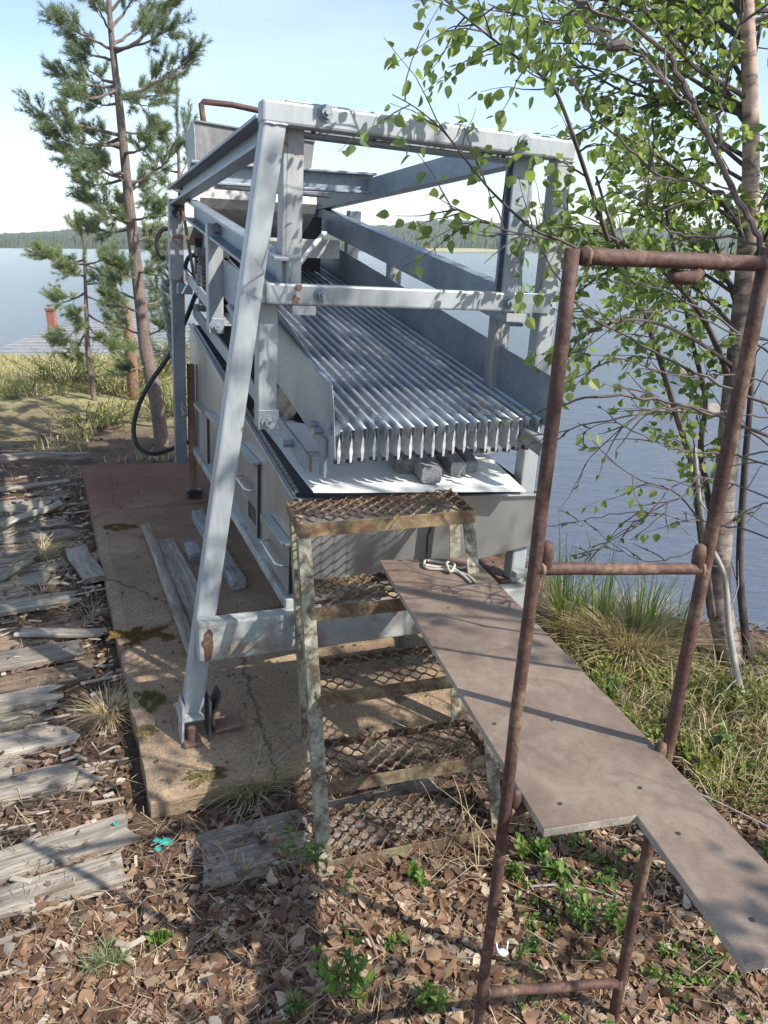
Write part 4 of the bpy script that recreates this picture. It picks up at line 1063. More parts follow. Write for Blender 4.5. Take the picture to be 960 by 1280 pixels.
for i, (ya, yb) in enumerate(rungs):
    pa, pb = onleg(lt_, l0, ya), onleg(rt2, r0p, yb)
    if i == 2:
        pa.z = zb(pa.y) - .016 - .0145; pb.z = zb(pb.y) - .016 - .0145
        tt = (pa.z - lt_.z) / (l0.z - lt_.z); pa = lt_ + (l0 - lt_) * tt; tt = (pb.z - rt2.z) / (r0p.z - rt2.z); pb = rt2 + (r0p - rt2) * tt
    dd = (pb - pa).normalized()
    if i == 0: pa = pa + dd * .012
    MB().tube(wob(pa, pb, .0132, 8), .0105 if i else .0118, 14).build('rung', 'rusty_pipe', PL, smooth=True)
    for q, s_ in ((pa, 1), (pb, -1)):
        c0_ = q + dd * s_ * .011; u1 = dd.orthogonal().normalized(); u2 = dd.cross(u1); ring = []
        for z_ in range(15):
            an = z_ / 14 * 6.283; ring.append(c0_ + (u1 * math.cos(an) + u2 * math.sin(an)) * .0112 + dd * rnd(-.002, .002))
        MB().tube(ring, [rnd(.0022, .0044) for _ in ring], 6).build('weld', 'rusty_leg', PL, smooth=True)
    if i in (1, 2):
        for q, s_ in ((pa, 1), (pb, -1)):
            up_ = (lt_ - l0).normalized()
            e = q + dd * s_ * .02 + up_ * .03
            MB().tube([e - up_ * .034, e - up_ * .028, e, e + up_ * .014, e + up_ * .018], [.006, .011, .012, .010, .004], 10).build('welded_lug', 'rusty_pipe', PL, smooth=True)
q = onleg(lt_, l0, 320) + (onleg(rt2, r0p, 330) - onleg(lt_, l0, 320)) * .56 - ZU * .014
MB().tube([q + Vector((-.024, 0, 0)), q + Vector((-.016, 0, -.010)), q + Vector((.016, 0, -.010)), q + Vector((.024, 0, 0))], [.006, .011, .011, .006], 10).build('welded_lug', 'rusty_pipe', PL, smooth=True)

# ================================================================== SHED BY THE WATER
def shed():
    yE, yRr, yB = 16.0, 18.6, 21.2
    e0, e1 = aty(-60, 449, yE), aty(300, 444, yE); zE = (e0.z + e1.z) / 2
    r0_, r1_ = aty(78, 414, yRr), aty(300, 396, yRr); zR = r1_.z + .1
    t = thing('boathouse', 'low shed with grey hipped roof down by the lake', 'shed', (e0.x + 3, yE + 1, WATER))
    x0 = aty(-28, 440, yE).x; x1 = e1.x; xr = r0_.x
    m_ = MB()
    V = [Vector((x0, yE, zE)), Vector((x1, yE, zE)), Vector((x1, yRr, zR)), Vector((xr + .2, yRr, zR - .25)), Vector((x0, yB, zE)), Vector((x1, yB, zE))]
    # corrugated roof: split slope into ribs
    def slope(p0, p1, q1, q0, n):
        for k in range(n):
            a_, b_ = k / n, (k + 1) / n
            A0, A1 = p0 + (q0 - p0) * a_, p1 + (q1 - p1) * a_; B0, B1 = p0 + (q0 - p0) * b_, p1 + (q1 - p1) * b_
            up_ = Vector((0, -.0, .03))
            m_.add([A0 + up_, A1 + up_, B1, B0], [(0, 1, 2, 3)]); m_.add([A0, A1, A1 + up_, A0 + up_], [(0, 1, 2, 3)])
    slope(V[0], V[1], V[2], V[3], 12); slope(V[5], V[4], V[3], V[2], 8); m_.add([V[4], V[0], V[3]], [(0, 1, 2)])
    m_.bar(V[0] - ZU * .06, V[1] - ZU * .06, Vector((0, .03, 0)), ZU * .06)
    m_.build('roof', 'roof_sheet', t)
    w_ = MB()
    w_.hexa([(x0 + .4, yE + .4, -1.6), (x1, yE + .4, -1.6), (x1, yB - .4, -1.6), (x0 + .4, yB - .4, -1.6), (x0 + .4, yE + .4, zE - .05), (x1, yE + .4, zE - .05), (x1, yB - .4, zE - .05), (x0 + .4, yB - .4, zE - .05)])
    w_.build('wall', 'shed_wall', t)
    c0, c1 = aty(68, 424, 18.0), aty(67, 388, 18.0)
    c_ = MB(); s_ = .085
    c_.hexa([(c0.x - s_, 18 - s_, c0.z - .5), (c0.x + s_, 18 - s_, c0.z - .5), (c0.x + s_, 18 + s_, c0.z - .5), (c0.x - s_, 18 + s_, c0.z - .5), (c0.x - s_, 18 - s_, c1.z), (c0.x + s_, 18 - s_, c1.z), (c0.x + s_, 18 + s_, c1.z), (c0.x - s_, 18 + s_, c1.z)])
    ck = c_.build('chimney', 'chimney_red', t)
    s_ = .105; MB().hexa([(c0.x - s_, 18 - s_, c1.z), (c0.x + s_, 18 - s_, c1.z), (c0.x + s_, 18 + s_, c1.z), (c0.x - s_, 18 + s_, c1.z), (c0.x - s_, 18 - s_, c1.z + .05), (c0.x + s_, 18 - s_, c1.z + .05), (c0.x + s_, 18 + s_, c1.z + .05), (c0.x - s_, 18 + s_, c1.z + .05)]).build('cap', 'chimney_red', ck)
shed()

# ================================================================== PINES
def needles(m_, p, d, ln, n, nl, wd=.0017):
    """bottle-brush shoot"""
    s1 = d.orthogonal().normalized(); s2 = d.cross(s1)
    for k in range(n):
        t = rnd(0.05, 1.0); an = rnd(0, 6.283)
        o = s1 * math.cos(an) + s2 * math.sin(an)
        q = p + d * ln * t
        dr = (o * rnd(.6, 1.0) + d * rnd(.5, 1.1)).normalized()
        l_ = nl * rnd(.7, 1.1)
        sd = dr.cross(rvec()).normalized() * wd
        e = q + dr * l_
        n0 = len(m_.v); m_.v.extend((tuple(q - sd), tuple(q + sd), tuple(e))); m_.f.append((n0, n0 + 1, n0 + 2))
def limb(wm_, nm_, P0, P1, r0_, bend=.1, nsh=10, nl=.045, nn=60, start=.35, shl=(.06, .13), light=None, spread=.8):
    P0 = Vector(P0); P1 = Vector(P0) + (Vector(P1) - Vector(P0)) * .93; ln = (P1 - P0).length; k = 8
    mid = (P0 + P1) / 2 + ZU * (-bend * ln) + rvec() * ln * .03
    pts = []
    for i in range(k + 1):
        t = i / k; pts.append(P0 * (1 - t) ** 2 + mid * 2 * t * (1 - t) + P1 * t * t + (rvec() * ln * .012 if 0 < i < k else Vector()))
    wm_.tube(pts, [max(.002, r0_ * (1 - .85 * i / k)) for i in range(k + 1)], 6)
    D = (P1 - P0).normalized()
    for s_ in range(nsh):
        t = start + (1 - start) * (s_ + rnd(.1, .9)) / nsh; i = min(k - 1, int(t * k)); f_ = t * k - i
        q = pts[i].lerp(pts[i + 1], f_)
        side = rvec(); side = (side - D * side.dot(D)); side.z += .45
        dr = (D * rnd(.5, 1) + side.normalized() * rnd(.3, spread)).normalized()
        L_ = (ln * rnd(.10, .22) + .03) * (1.2 - .75 * t)
        e = q + dr * L_
        wm_.tube([q, q.lerp(e, .5) + ZU * -.01, e], [.003, .0025, .0018], 4, cap=False)
        for z_ in range(3):
            dd = (dr + rvec() * .55 + ZU * .25).normalized() if z_ else (dr + ZU * .25).normalized()
            o = e - dr * L_ * rnd(0, .55) if z_ else e
            needles(nm_ if rnd(0, 1) > .3 or light is None else light, o, dd, rnd(*shl), nn, nl)
    needles(nm_, P1 - D * .03, (D + ZU * .4).normalized(), .11, nn, nl)

def pine(name, label, trunk, limbs, radii, nl=.045, nn=60, group=None, mat='needle', wdm='bark_pine', nsh=10, top=True, shl=(.06, .13)):
    t = thing(name, label, 'pine', trunk[0], group)
    tm = MB(); pts = smoothpts(trunk, 5); rad = []
    for i in range(len(pts)):
        u_ = i / (len(pts) - 1) * (len(radii) - 1); k = min(len(radii) - 2, int(u_)); rad.append(radii[k] + (radii[k + 1] - radii[k]) * (u_ - k))
    tm.tube(pts, rad, 12); tm.build('trunk', wdm, t, smooth=True)
    wm_, nm_, lm_ = MB(), MB(), MB()
    for (P0, P1, r_, ns) in limbs: limb(wm_, nm_, P0, P1, r_, rnd(.02, .14), ns, nl, nn, light=lm_, shl=shl)
    if top:
        for z_ in range(10):
            d_ = (pts[-1] - pts[-2]).normalized(); needles(nm_, pts[-1] - d_ * (.03 + z_ * .045), (d_ + rvec() * .2).normalized(), .08, nn, nl)
    wm_.build('branches', 'twig_grey' if mat == 'x' else 'bark_pine', t)
    nm_.build('needles', mat, t); lm_.build('young_needles', 'needle_light', t)
    return t
random.seed(21)
pb = gpt(203, 556); Yp = pb.y
tpx = [(203, 560), (195, 500), (183, 440), (177, 390), (170, 330), (165, 285), (160, 240), (155, 190), (149, 130), (143, 80), (138, 30), (134, -40), (131, -130)]
def T(px, py, dy=0): return aty(px, py, Yp + dy)
trunk = [pb - ZU * .05] + [T(x, y) for x, y in tpx[1:]]
def onT(py):
    for (x0, y0), (x1, y1) in zip(tpx, tpx[1:]):
        if y1 <= py <= y0: return T(x0 + (x1 - x0) * (py - y0) / (y1 - y0), py)
    return T(134, py)
LB = [(62, 66, 22, 0, 12), (75, 95, 60, .3, 10), (66, 224, 4, 0, 11), (60, 222, 32, -.3, 9), (55, 190, 12, .4, 8), (40, 110, -10, -.4, 9), (35, 178, -25, .3, 9), (20, 95, -60, .2, 9), (15, 185, -60, 0, 8),
      (108, 70, 92, 0, 12), (112, 86, 125, -.35, 9), (105, 100, 78, .4, 8), (122, 248, 66, 0, 13), (118, 215, 118, .3, 9), (115, 190, 135, -.4, 8), (128, 118, 130, .35, 8), (125, 200, 95, .4, 9),
      (170, 36, 136, 0, 13), (178, 60, 168, -.3, 11), (172, 75, 190, .35, 10), (165, 205, 168, 0, 10), (185, 110, 168, .3, 9), (192, 190, 180, -.4, 7),
      (232, 232, 178, 0, 7), (225, 70, 186, .1, 10), (218, 92, 212, -.4, 10), (222, 100, 232, .3, 10), (230, 120, 200, -.2, 8), (240, 176, 228, .3, 7),
      (282, 104, 246, 0, 10), (285, 110, 285, .3, 9), (275, 205, 262, -.2, 8), (278, 128, 268, -.4, 8), (290, 150, 250, .4, 7), (300, 200, 290, .4, 8),
      (345, 206, 318, .1, 9), (340, 214, 345, -.3, 8), (350, 140, 330, -.3, 8), (375, 118, 345, .2, 8), (390, 128, 372, -.3, 7), (380, 212, 372, .3, 8), (420, 214, 405, 0, 7), (418, 135, 395, .3, 6), (440, 222, 432, .2, 6), (455, 150, 470, -.2, 5)]
limbs = []
for (y0, x1, y1, dy, ns) in LB:
    P0 = onT(y0); ln = (T(x1, y1, dy) - P0).length
    limbs.append((P0, T(x1, y1, dy), .006 + .012 * ln, int(ns * 1.2)))
pine('pine_tree', 'tall slender pine left of the machine with open blue green crown', trunk, limbs, [.056, .050, .043, .037, .031, .024, .017, .01], nl=.044, nn=85)
# small pine in front of the shed
pb = gpt(118, 500); Yp = pb.y
tpx = [(118, 500), (110, 440), (108, 390), (106, 340), (104, 300), (102, 278)]
trunk = [pb - ZU * .05] + [T(x, y) for x, y in tpx[1:]]
limbs = []
for (y0, x1, y1, dy, ns) in [(300, 96, 285, 0, 4), (305, 116, 288, .1, 4), (330, 48, 318, 0, 9), (325, 70, 322, .3, 7), (330, 140, 322, -.2, 7), (328, 150, 345, .3, 7), (345, 78, 340, -.3, 8), (355, 135, 352, .1, 7), (365, 70, 380, .2, 8), (370, 145, 385, -.2, 8), (380, 88, 398, -.3, 7), (392, 150, 412, .3, 8), (400, 70, 430, 0, 9), (405, 140, 440, -.3, 7), (415, 85, 450, .3, 7), (420, 160, 440, .1, 7)]:
    P0 = onT(y0) if y0 > 278 else T(102, y0); P1 = T(x1, y1, dy); limbs.append((P0, P1, .012, int(ns * 1.7)))
pine('pine_sapling', 'young yellowish green pine in front of the grey shed roof', trunk, limbs, [.03, .026, .02, .014, .008, .004], nl=.05, nn=90, mat='needle_light', shl=(.09, .17))
# slim pine close behind the machine
pb = gpt(226, 548); Yp = pb.y + .5; pb = aty(226, 545, Yp)
tpx = [(228, 545), (228, 400), (226, 300), (224, 220), (222, 160), (221, 102)]
trunk = [Vector((pb.x, Yp, ground(pb.x, Yp) - .05))] + [T(x, y) for x, y in tpx[1:]]
limbs = []
for (y0, x1, y1, dy, ns) in [(190, 236, 152, .1, 4), (195, 206, 165, 0, 5), (215, 192, 205, .1, 6), (222, 240, 190, .2, 5), (240, 200, 228, -.2, 5), (250, 186, 250, 0, 6), (275, 195, 262, .2, 6), (300, 192, 300, -.1, 6), (330, 195, 320, .2, 6), (360, 188, 360, 0, 6), (390, 190, 385, .2, 6), (420, 200, 410, -.2, 6), (450, 196, 440, .1, 5)]:
    limbs.append((onT(y0), T(x1, y1, dy), .009, ns))
pine('pine_sapling', 'slim pine whose single leader rises beside the hopper', trunk, limbs, [.03, .026, .02, .014, .008, .004], nl=.045, nn=80, shl=(.08, .16))
# bare reddish trunk between the pines
pb = gpt(167, 500)
pt = pb.y
MB_ = MB().tube([pb - ZU * .1, aty(165, 460, pt), aty(161, 420, pt), aty(158, 385, pt), aty(157, 376, pt)], [.065, .06, .055, .05, .03], 12)
dt = MB_.build('dead_trunk', 'bark_pine_orange', smooth=True, org=pb); tag(dt, 'reddish branchless pine stub standing behind the tall pine', 'tree stump')

# ================================================================== BIRCH AND SHRUBS
random.seed(33)
def grow(wm_, lm_, pts, r0_, r1_, leaf=.045, nl=20, tw=10, twl=.25, start=.2, leaf_mat=None, gravity=.25, nseg=5, lw=.8):
    """branch along pts with side twigs that carry leaves"""
    P = smoothpts(pts, 5); n = len(P)
    wm_.tube(P, [r0_ + (r1_ - r0_) * i / (n - 1) for i in range(n)], 6)
    for k in range(tw):
        t = start + (1 - start) * (k + rnd(0, 1)) / tw; i = min(n - 2, int(t * (n - 1)))
        d_ = (P[i + 1] - P[i]).normalized(); o = rvec(); o = (o - d_ * o.dot(d_)).normalized()
        dr = (d_ * rnd(.3, 1) + o * rnd(.5, 1) + ZU * rnd(-.2, .3)).normalized()
        q = P[i].copy(); L_ = twl * rnd(.4, 1.1); tp = [q]
        for s_ in range(nseg):
            dr = (dr + rvec() * .22 - ZU * gravity * .15).normalized(); q = q + dr * L_ / nseg; tp.append(q)
        wm_.tube(tp, [max(.0009, .0028 * (1 - s_ / (nseg + 1))) for s_ in range(nseg + 1)], 4, cap=False)
        for z_ in range(max(1, int(nl * L_ / twl))):
            u_ = rnd(.15, 1) * nseg; j = min(nseg - 1, int(u_)); b_ = tp[j].lerp(tp[j + 1], u_ - j)
            ld = (dr * .5 + rvec() * .8 - ZU * rnd(.1, .8)).normalized(); nn_ = (rvec() * .8 + ZU * .7).normalized()
            st = b_ + ld * rnd(.008, .02); s = leaf * rnd(.55, 1.15)
            lm_.leaf(st, ld, nn_, s, s * lw, rnd(.05, .3))
def px(q, dflt): return aty(q[0], q[1], q[2] if len(q) > 2 else dflt)

bt = thing('birch_tree', 'leafy birch at the shore right of the machine with pale peeling trunk', 'birch', gpt(922, 880))
tpx_ = [(928, 890, 2.98), (908, 800, 3.0), (898, 740, 3.0), (902, 650, 3.02), (910, 560, 3.05), (917, 480, 3.08), (926, 400, 3.1), (932, 320, 3.12), (938, 230, 3.14), (938, 130, 3.14), (934, 30, 3.14), (930, -80, 3.15), (925, -220, 3.15), (918, -400, 3.15)]
tp = smoothpts([px(q, 3) for q in tpx_], 6)
MB().tube(tp, [.060 - .042 * (i / (len(tp) - 1)) ** .8 for i in range(len(tp))], 14).build('trunk', 'bark_birch', bt, smooth=True)
bw, bl = MB(), MB()
stems = [  # (points, r0, r1, twigs, leaves)
    ([(890, 770, 2.95), (876, 660, 2.95), (868, 590, 2.95), (846, 520, 2.95), (825, 450, 2.9), (800, 380, 2.85), (770, 300, 2.8), (745, 220, 2.8)], .018, .004, 26, 12),
    ([(900, 760, 3.0), (888, 640, 3.1), (876, 560, 3.15), (882, 500, 3.2), (866, 430, 3.2), (850, 350, 3.2), (830, 250, 3.2), (815, 150, 3.2)], .016, .004, 26, 12),
    ([(915, 480, 3.08), (880, 400, 3.0), (830, 340, 2.9), (770, 300, 2.8), (700, 268, 2.7)], .013, .003, 22, 12),
    ([(934, 300, 3.12), (900, 250, 3.1), (865, 225, 3.0), (830, 200, 2.9), (780, 170, 2.8)], .011, .003, 20, 12),
    ([(938, 125, 3.14), (905, 105, 3.1), (870, 85, 3.0), (830, 40, 2.9), (790, 0, 2.9)], .010, .003, 20, 12),
    ([(936, 60, 3.14), (900, 30, 3.2), (850, 10, 3.3), (790, -20, 3.3)], .009, .003, 18, 12),
    ([(932, 340, 3.12), (955, 300, 3.0), (975, 250, 2.9), (985, 170, 2.8)], .010, .003, 18, 12),
    ([(926, 420, 3.1), (880, 370, 3.3), (820, 330, 3.4), (760, 340, 3.4), (705, 380, 3.3)], .010, .003, 20, 11),
    ([(920, 460, 3.1), (860, 420, 2.8), (800, 400, 2.6), (745, 410, 2.5), (710, 430, 2.5)], .008, .002, 16, 10),
    ([(938, 200, 3.14), (890, 170, 3.3), (840, 130, 3.4), (770, 110, 3.4), (715, 70, 3.4)], .010, .003, 20, 12),
    ([(716, 168, 2.5), (692, 110, 2.5), (658, 81, 2.45), (615, 48, 2.4), (562, 5, 2.4), (540, -15, 2.4)], .006, .0015, 18, 7),
    ([(760, 300, 2.75), (716, 168, 2.5)], .008, .006, 8, 7),
    ([(790, 330, 2.7), (740, 318, 2.5), (700, 300, 2.35), (665, 285, 2.3), (620, 245, 2.25), (590, 210, 2.22), (555, 165, 2.2), (520, 135, 2.2), (490, 118, 2.2)], .006, .0012, 9, 6),
    ([(700, 300, 2.35), (640, 290, 2.25), (595, 272, 2.2), (560, 258, 2.2)], .003, .001, 9, 7),
    ([(770, 40, 2.8), (720, 30, 2.7), (670, 25, 2.6), (610, 5, 2.5)], .005, .0015, 14, 9),
    ([(900, 690, 3.0), (850, 620, 2.9), (800, 600, 2.8), (755, 570, 2.7)], .005, .0015, 5, 6),
]
for pts, r0_, r1_, tw, nlv in stems:
    grow(bw, bl, [px(q, 3) for q in pts], r0_, r1_, leaf=.039, nl=int(nlv * 1.45), tw=int(tw * 1.15), twl=.27)
# upper crown, above the frame and to the right
for k in range(48):
    i = random.randrange(int(len(tp) * .45), len(tp)); p0 = tp[i]
    d_ = Vector((rnd(-1, 1), rnd(-.25, 1.1), rnd(-.1, .6))).normalized(); ln = rnd(.5, 1.2)
    grow(bw, bl, [p0, p0 + d_ * ln * .5 + ZU * .05, p0 + d_ * ln - ZU * .08], .009, .002, leaf=.039, nl=12, tw=10, twl=.28)
bw.build('branches', 'twig_bark', bt); bl.build('leaves', 'birch_leaf', bt)
# companion stems
for i, (pts, lab, mt_) in enumerate([([(938, 845, 3.05), (925, 720, 3.1), (930, 600, 3.1), (938, 500, 3.1), (945, 400, 3.1), (955, 280, 3.1)], 'thin dark leafless stem growing right beside the birch trunk', 'twig_bark'),
                                     ([(985, 1000, 2.5), (950, 935, 2.6), (925, 860, 2.7), (912, 790, 2.75), (905, 720, 2.8), (880, 660, 2.8), (868, 560, 2.8)], 'pale grey bent sapling stem leaning in front of the birch trunk', 'twig_grey')]):
    P = smoothpts([px(q, 3) for q in pts], 6); m_ = MB().tube(P, [.02 - .013 * k / (len(P) - 1) for k in range(len(P))], 8)
    for z_ in range(12):
        j = random.randrange(3, len(P) - 1); q = P[j]; d_ = (rvec() + ZU * .4).normalized(); tpz = [q]
        for s_ in range(4): d_ = (d_ + rvec() * .3).normalized(); q = q + d_ * rnd(.04, .09); tpz.append(q)
        m_.tube(tpz, [.004, .003, .0025, .0018, .001], 4, cap=False)
    tag(m_.build('sapling_stem', mt_, smooth=True, org=P[0]), lab, 'sapling')

# leafless shrub reaching in from the right, close to the viewer
random.seed(44)
sb = thing('bare_shrub', 'near leafless shrub whose purple grey twigs reach across the pipe ladder', 'shrub', (1.5, 1.2, ground(1.5, 1.2)))
m_ = MB(); lm_ = MB()
def twig(pts, r0_, r1_, n, tl_=.12, leafn=0):
    P = smoothpts(pts, 6); k = len(P)
    P = [p + rvec() * .004 for p in P]
    m_.tube(P, [.72 * (r0_ + (r1_ - r0_) * i / (k - 1)) for i in range(k)], 6)
    for z_ in range(n):
        j = random.randrange(int(k * .15), k - 1); q = P[j]; d_ = ((P[j + 1] - P[j]).normalized() + rvec() * .8).normalized(); tpz = [q]
        l_ = rnd(.3, 1) * tl_
        for s_ in range(4): d_ = (d_ + rvec() * .25).normalized(); q = q + d_ * l_ / 4; tpz.append(q)
        m_.tube(tpz, [.0022, .0019, .0016, .0013, .0008], 4, cap=False)
        for _ in range(leafn):
            ld = (d_ + rvec() * .7).normalized(); s = rnd(.012, .026); lm_.leaf(tpz[random.randrange(1, 5)], ld, rvec(), s, s * .55)
root = Vector((1.55, 1.5, ground(1.55, 1.5)))
tw_ = [([(1000, 520), (900, 480), (800, 430), (720, 380), (665, 300), (600, 290)], 1.75, .006, .0012), ([(1000, 560), (920, 530), (850, 505), (760, 495), (690, 510), (640, 525), (590, 515)], 1.55, .0065, .0012),
       ([(1010, 600), (940, 540), (860, 510), (790, 520), (700, 540), (655, 560)], 1.7, .005, .0012), ([(1000, 470), (900, 400), (820, 360), (760, 350), (700, 340)], 1.9, .005, .0012),
       ([(1010, 540), (950, 520), (880, 515), (800, 520), (740, 570), (700, 640)], 1.8, .004, .001), ([(990, 680), (920, 660), (860, 650), (800, 640), (730, 650), (700, 660)], 1.9, .004, .001),
       ([(1000, 640), (930, 610), (860, 600), (810, 640), (760, 680), (722, 700)], 1.9, .0035, .001), ([(1000, 430), (930, 420), (850, 390), (780, 400), (690, 470)], 1.8, .004, .001),
       ([(990, 560), (930, 570), (870, 610), (800, 650), (740, 690), (720, 690)], 2.0, .004, .001), ([(1000, 590), (920, 570), (840, 560), (770, 530), (720, 545)], 1.9, .004, .001),
       ([(1000, 620), (930, 640), (860, 690), (800, 700), (740, 660)], 2.1, .004, .001), ([(1000, 500), (930, 470), (850, 470), (770, 450), (720, 480)], 2.0, .004, .001)]
for q, y_, r0_, r1_ in tw_:
    pts = [aty(a_, b_, y_ + .06 * math.sin(i * 1.7)) for i, (a_, b_) in enumerate(q)]
    twig([root + (pts[0] - root) * .0, root.lerp(pts[0], .55) + Vector((.12, 0, .1)), pts[0]], .012, r0_, 4)
    twig(pts, r0_, r1_, 9, .13, 1)
up_ = [([(1000, 360), (953, 307), (924, 249), (893, 187), (864, 129), (835, 72), (797, 33), (759, 19), (710, -6)], 1.35, .008, .003),
       ([(897, 190), (899, 150), (903, 115), (912, 70), (925, 20), (930, -20)], 1.35, .004, .002),
       ([(866, 140), (840, 112), (806, 76), (775, 60), (745, 55)], 1.3, .0035, .0015),
       ([(924, 249), (870, 230), (820, 215), (770, 170), (735, 140), (720, 100)], 1.45, .004, .0015),
       ([(953, 307), (900, 295), (840, 290), (800, 250), (760, 240)], 1.5, .004, .0015)]
r2 = aty(1000, 360, 1.35)
twig([root + Vector((.1, -.2, 0)), root.lerp(r2, .5) + Vector((.15, -.1, .1)), r2], .015, .008, 3)
for q, y_, r0_, r1_ in up_: twig([aty(a_, b_, y_) for a_, b_ in q], r0_, r1_, 8, .12, 1)
kn = aty(770, 62, 1.3)
m_.tube([kn + Vector((-.014, 0, 0)), kn + Vector((-.006, 0, .004)), kn + Vector((.01, 0, .006)), kn + Vector((.02, 0, .003))], [.003, .007, .008, .004], 8)
m_.build('twigs', 'twig_red', sb); lm_.build('leaves', 'herb_leaf', sb)

# birches beyond the right edge of the picture, which shade the yard
random.seed(55)
def shade_tree(x, y, h, label, nb_, rad):
    z = ground(x, y); t = thing('birch_tree', label, 'birch', (x, y, z), 'birches that shade the yard')
    pts = smoothpts([(x, y, z - .1), (x + .05, y, z + h * .3), (x - .02, y + .05, z + h * .65), (x + .05, y, z + h)], 8)
    MB().tube(pts, [.085 - .07 * i / (len(pts) - 1) for i in range(len(pts))], 10).build('trunk', 'bark_birch', t, smooth=True)
    w_, l_ = MB(), MB()
    for k in range(nb_):
        i = random.randrange(int(len(pts) * .42), len(pts)); p0 = pts[i]; d_ = Vector((rnd(-1, 1), rnd(-1, 1), rnd(-.1, .55))).normalized(); ln = rad * rnd(.5, 1.1) * (1.15 - .55 * i / len(pts))
        grow(w_, l_, [p0, p0 + d_ * ln * .5 + ZU * .08, p0 + d_ * ln - ZU * .05], .012, .002, leaf=.055, nl=9, tw=11, twl=.32)
    w_.build('branches', 'twig_bark', t); l_.build('leaves', 'birch_leaf', t)
shade_tree(3.2, .7, 4.8, 'birch just outside the picture to the right', 15, 1.15)
shade_tree(3.0, -1.5, 5.0, 'birch well outside the picture, behind the viewer on the right', 38, 1.35)
shade_tree(2.1, -.75, 4.6, 'slender birch beside the viewer outside the picture', 44, 1.1)
shade_tree(4.6, 1.3, 5.2, 'tall birch by the shore outside the picture', 16, 1.3)

shade_tree(2.25, .9, 3.5, 'small open birch beside the narrow board end, outside the picture', 8, .75)

# ================================================================== GROUND COVER
random.seed(66)
def tussock(name, label, p, n, h, spread, mat, cat='grass tuft', group=None, flat=.0, wd=.0016, green=None):
    m_ = MB(); m2 = MB()
    for k in range(n):
        an = rnd(0, 6.283); r_ = spread * .28 * math.sqrt(rnd(0, 1))
        b_ = p + Vector((math.cos(an) * r_, math.sin(an) * r_, -.01)); out = Vector((math.cos(an), math.sin(an), 0)) * rnd(.2, 1) + rvec() * .2
        hh = h * rnd(.45, 1.1); sp_ = spread * rnd(.3, 1)
        pts = []
        for s_ in range(5):
            t = s_ / 4; pts.append(b_ + out * sp_ * t ** 1.7 + ZU * hh * (t - flat * t * t * 1.1))
        sd = Vector((-out.y, out.x, rnd(-.3, .3))).normalized()
        (m2 if green and rnd(0, 1) < green[1] else m_).strip(pts, [wd, wd, wd * .8, wd * .6, wd * .15], sd)
    o = m_.build(name, mat, org=p)
    tag(o, label, cat, group)
    if green: m2.build('green_blades', green[0], o)
    return o
tussock('grass_tuft', 'dry straw coloured tuft on the decking, far left', gpt(52, 692), 420, .17, .28, 'pale_straw', flat=.75)
tussock('grass_tuft', 'pale dry tuft on the decking by the slab corner', gpt(135, 895), 380, .15, .2, 'pale_straw', flat=.5)
tussock('grass_tuft', 'wispy dry tuft on the decking beside the orange moss', gpt(112, 770), 160, .12, .2, 'straw', flat=.7)
tussock('grass_tuft', 'grey green grass tuft at the slab front edge', gpt(315, 990), 260, .2, .24, 'straw', flat=.45, green=('green_grass', .3))
tussock('grass_tuft', 'low dry tuft beside the left legs of the steps', gpt(55, 745), 60, .12, .2, 'straw', flat=.6)['label'] = 'small thin dry tuft on the decking below the straw tuft'
tussock('grass_tuft', 'dense beige dead grass clump at the shore between the ladder rails', gpt(785, 822), 1300, .36, .42, 'pale_straw', flat=.35, wd=.0022)
tussock('grass_tuft', 'dead beige grass clump nearer the ladder left rail', gpt(722, 800), 700, .32, .32, 'pale_straw', flat=.35, wd=.0022)
for i, (x, y, n, h, lab) in enumerate([(705, 790, 90, .62, 'tall green sedge beside the left ladder rail'), (748, 800, 70, .6, 'tall green sedge behind the beige clump'), (800, 812, 60, .58, 'green sedge right of the beige clump'), (835, 820, 40, .45, 'thin green sedge near the right ladder rail'), (660, 760, 50, .5, 'green sedge seen below the machine')]):
    tussock('sedge_clump', lab, gpt(x, y), n, h, .25, 'green_grass', group='sedges at the shore', flat=.2, wd=.003)
# thin long single stalks on ground near steps
st = MB()
for k in range(70):
    p = gpt(rnd(540, 640), rnd(920, 1100)); d_ = Vector((rnd(-1, 1), rnd(-.6, .6), rnd(.1, .8))).normalized(); ln = rnd(.1, .35)
    st.strip([p, p + d_ * ln * .5 + ZU * .02, p + d_ * ln - ZU * .03], [.0013, .0011, .0004], d_.cross(ZU).normalized())
tag(st.build('dry_stalks', 'straw'), kind='stuff')

def litter_leaf(m_, p, s):
    d_ = Vector((rnd(-1, 1), rnd(-1, 1), rnd(-.14, .22))).normalized(); n_ = (ZU + rvec() * .42).normalized()
    sd = d_.cross(n_).normalized(); up_ = sd.cross(d_).normalized(); w = s * rnd(.5, .85); c1, c2 = rnd(-.22, .34), rnd(-.25, .4)
    bend = rnd(-.25, .3)
    def at_(t, q): return p + d_ * s * t + sd * w * q * rnd(.85, 1.15) + up_ * (s * bend * 4 * t * (1 - t) * .5 + w * c1 * q * q * 2.4 + s * c2 * .3 * t * t)
    P = [at_(0, 0)] + [at_(t, q) for t, q in ((.12, .3), (.3, .5), (.55, .45), (.8, .22))] + [at_(1, 0)] + [at_(t, -q) for t, q in ((.8, .22), (.55, .45), (.3, .5), (.12, .3))] + [at_(.35, 0), at_(.65, 0)]
    m_.add(P, [(0, 1, 2, 10), (10, 2, 3, 11), (11, 3, 4, 5), (0, 10, 8, 9), (10, 11, 7, 8), (11, 5, 6, 7)])
lf = MB(); n_ = 0
def in_slab(x, y, mg=0.0):
    b, a = toba(x, y); return -.22 - mg < b < 1.5 and -.3 - mg < a < 2.95
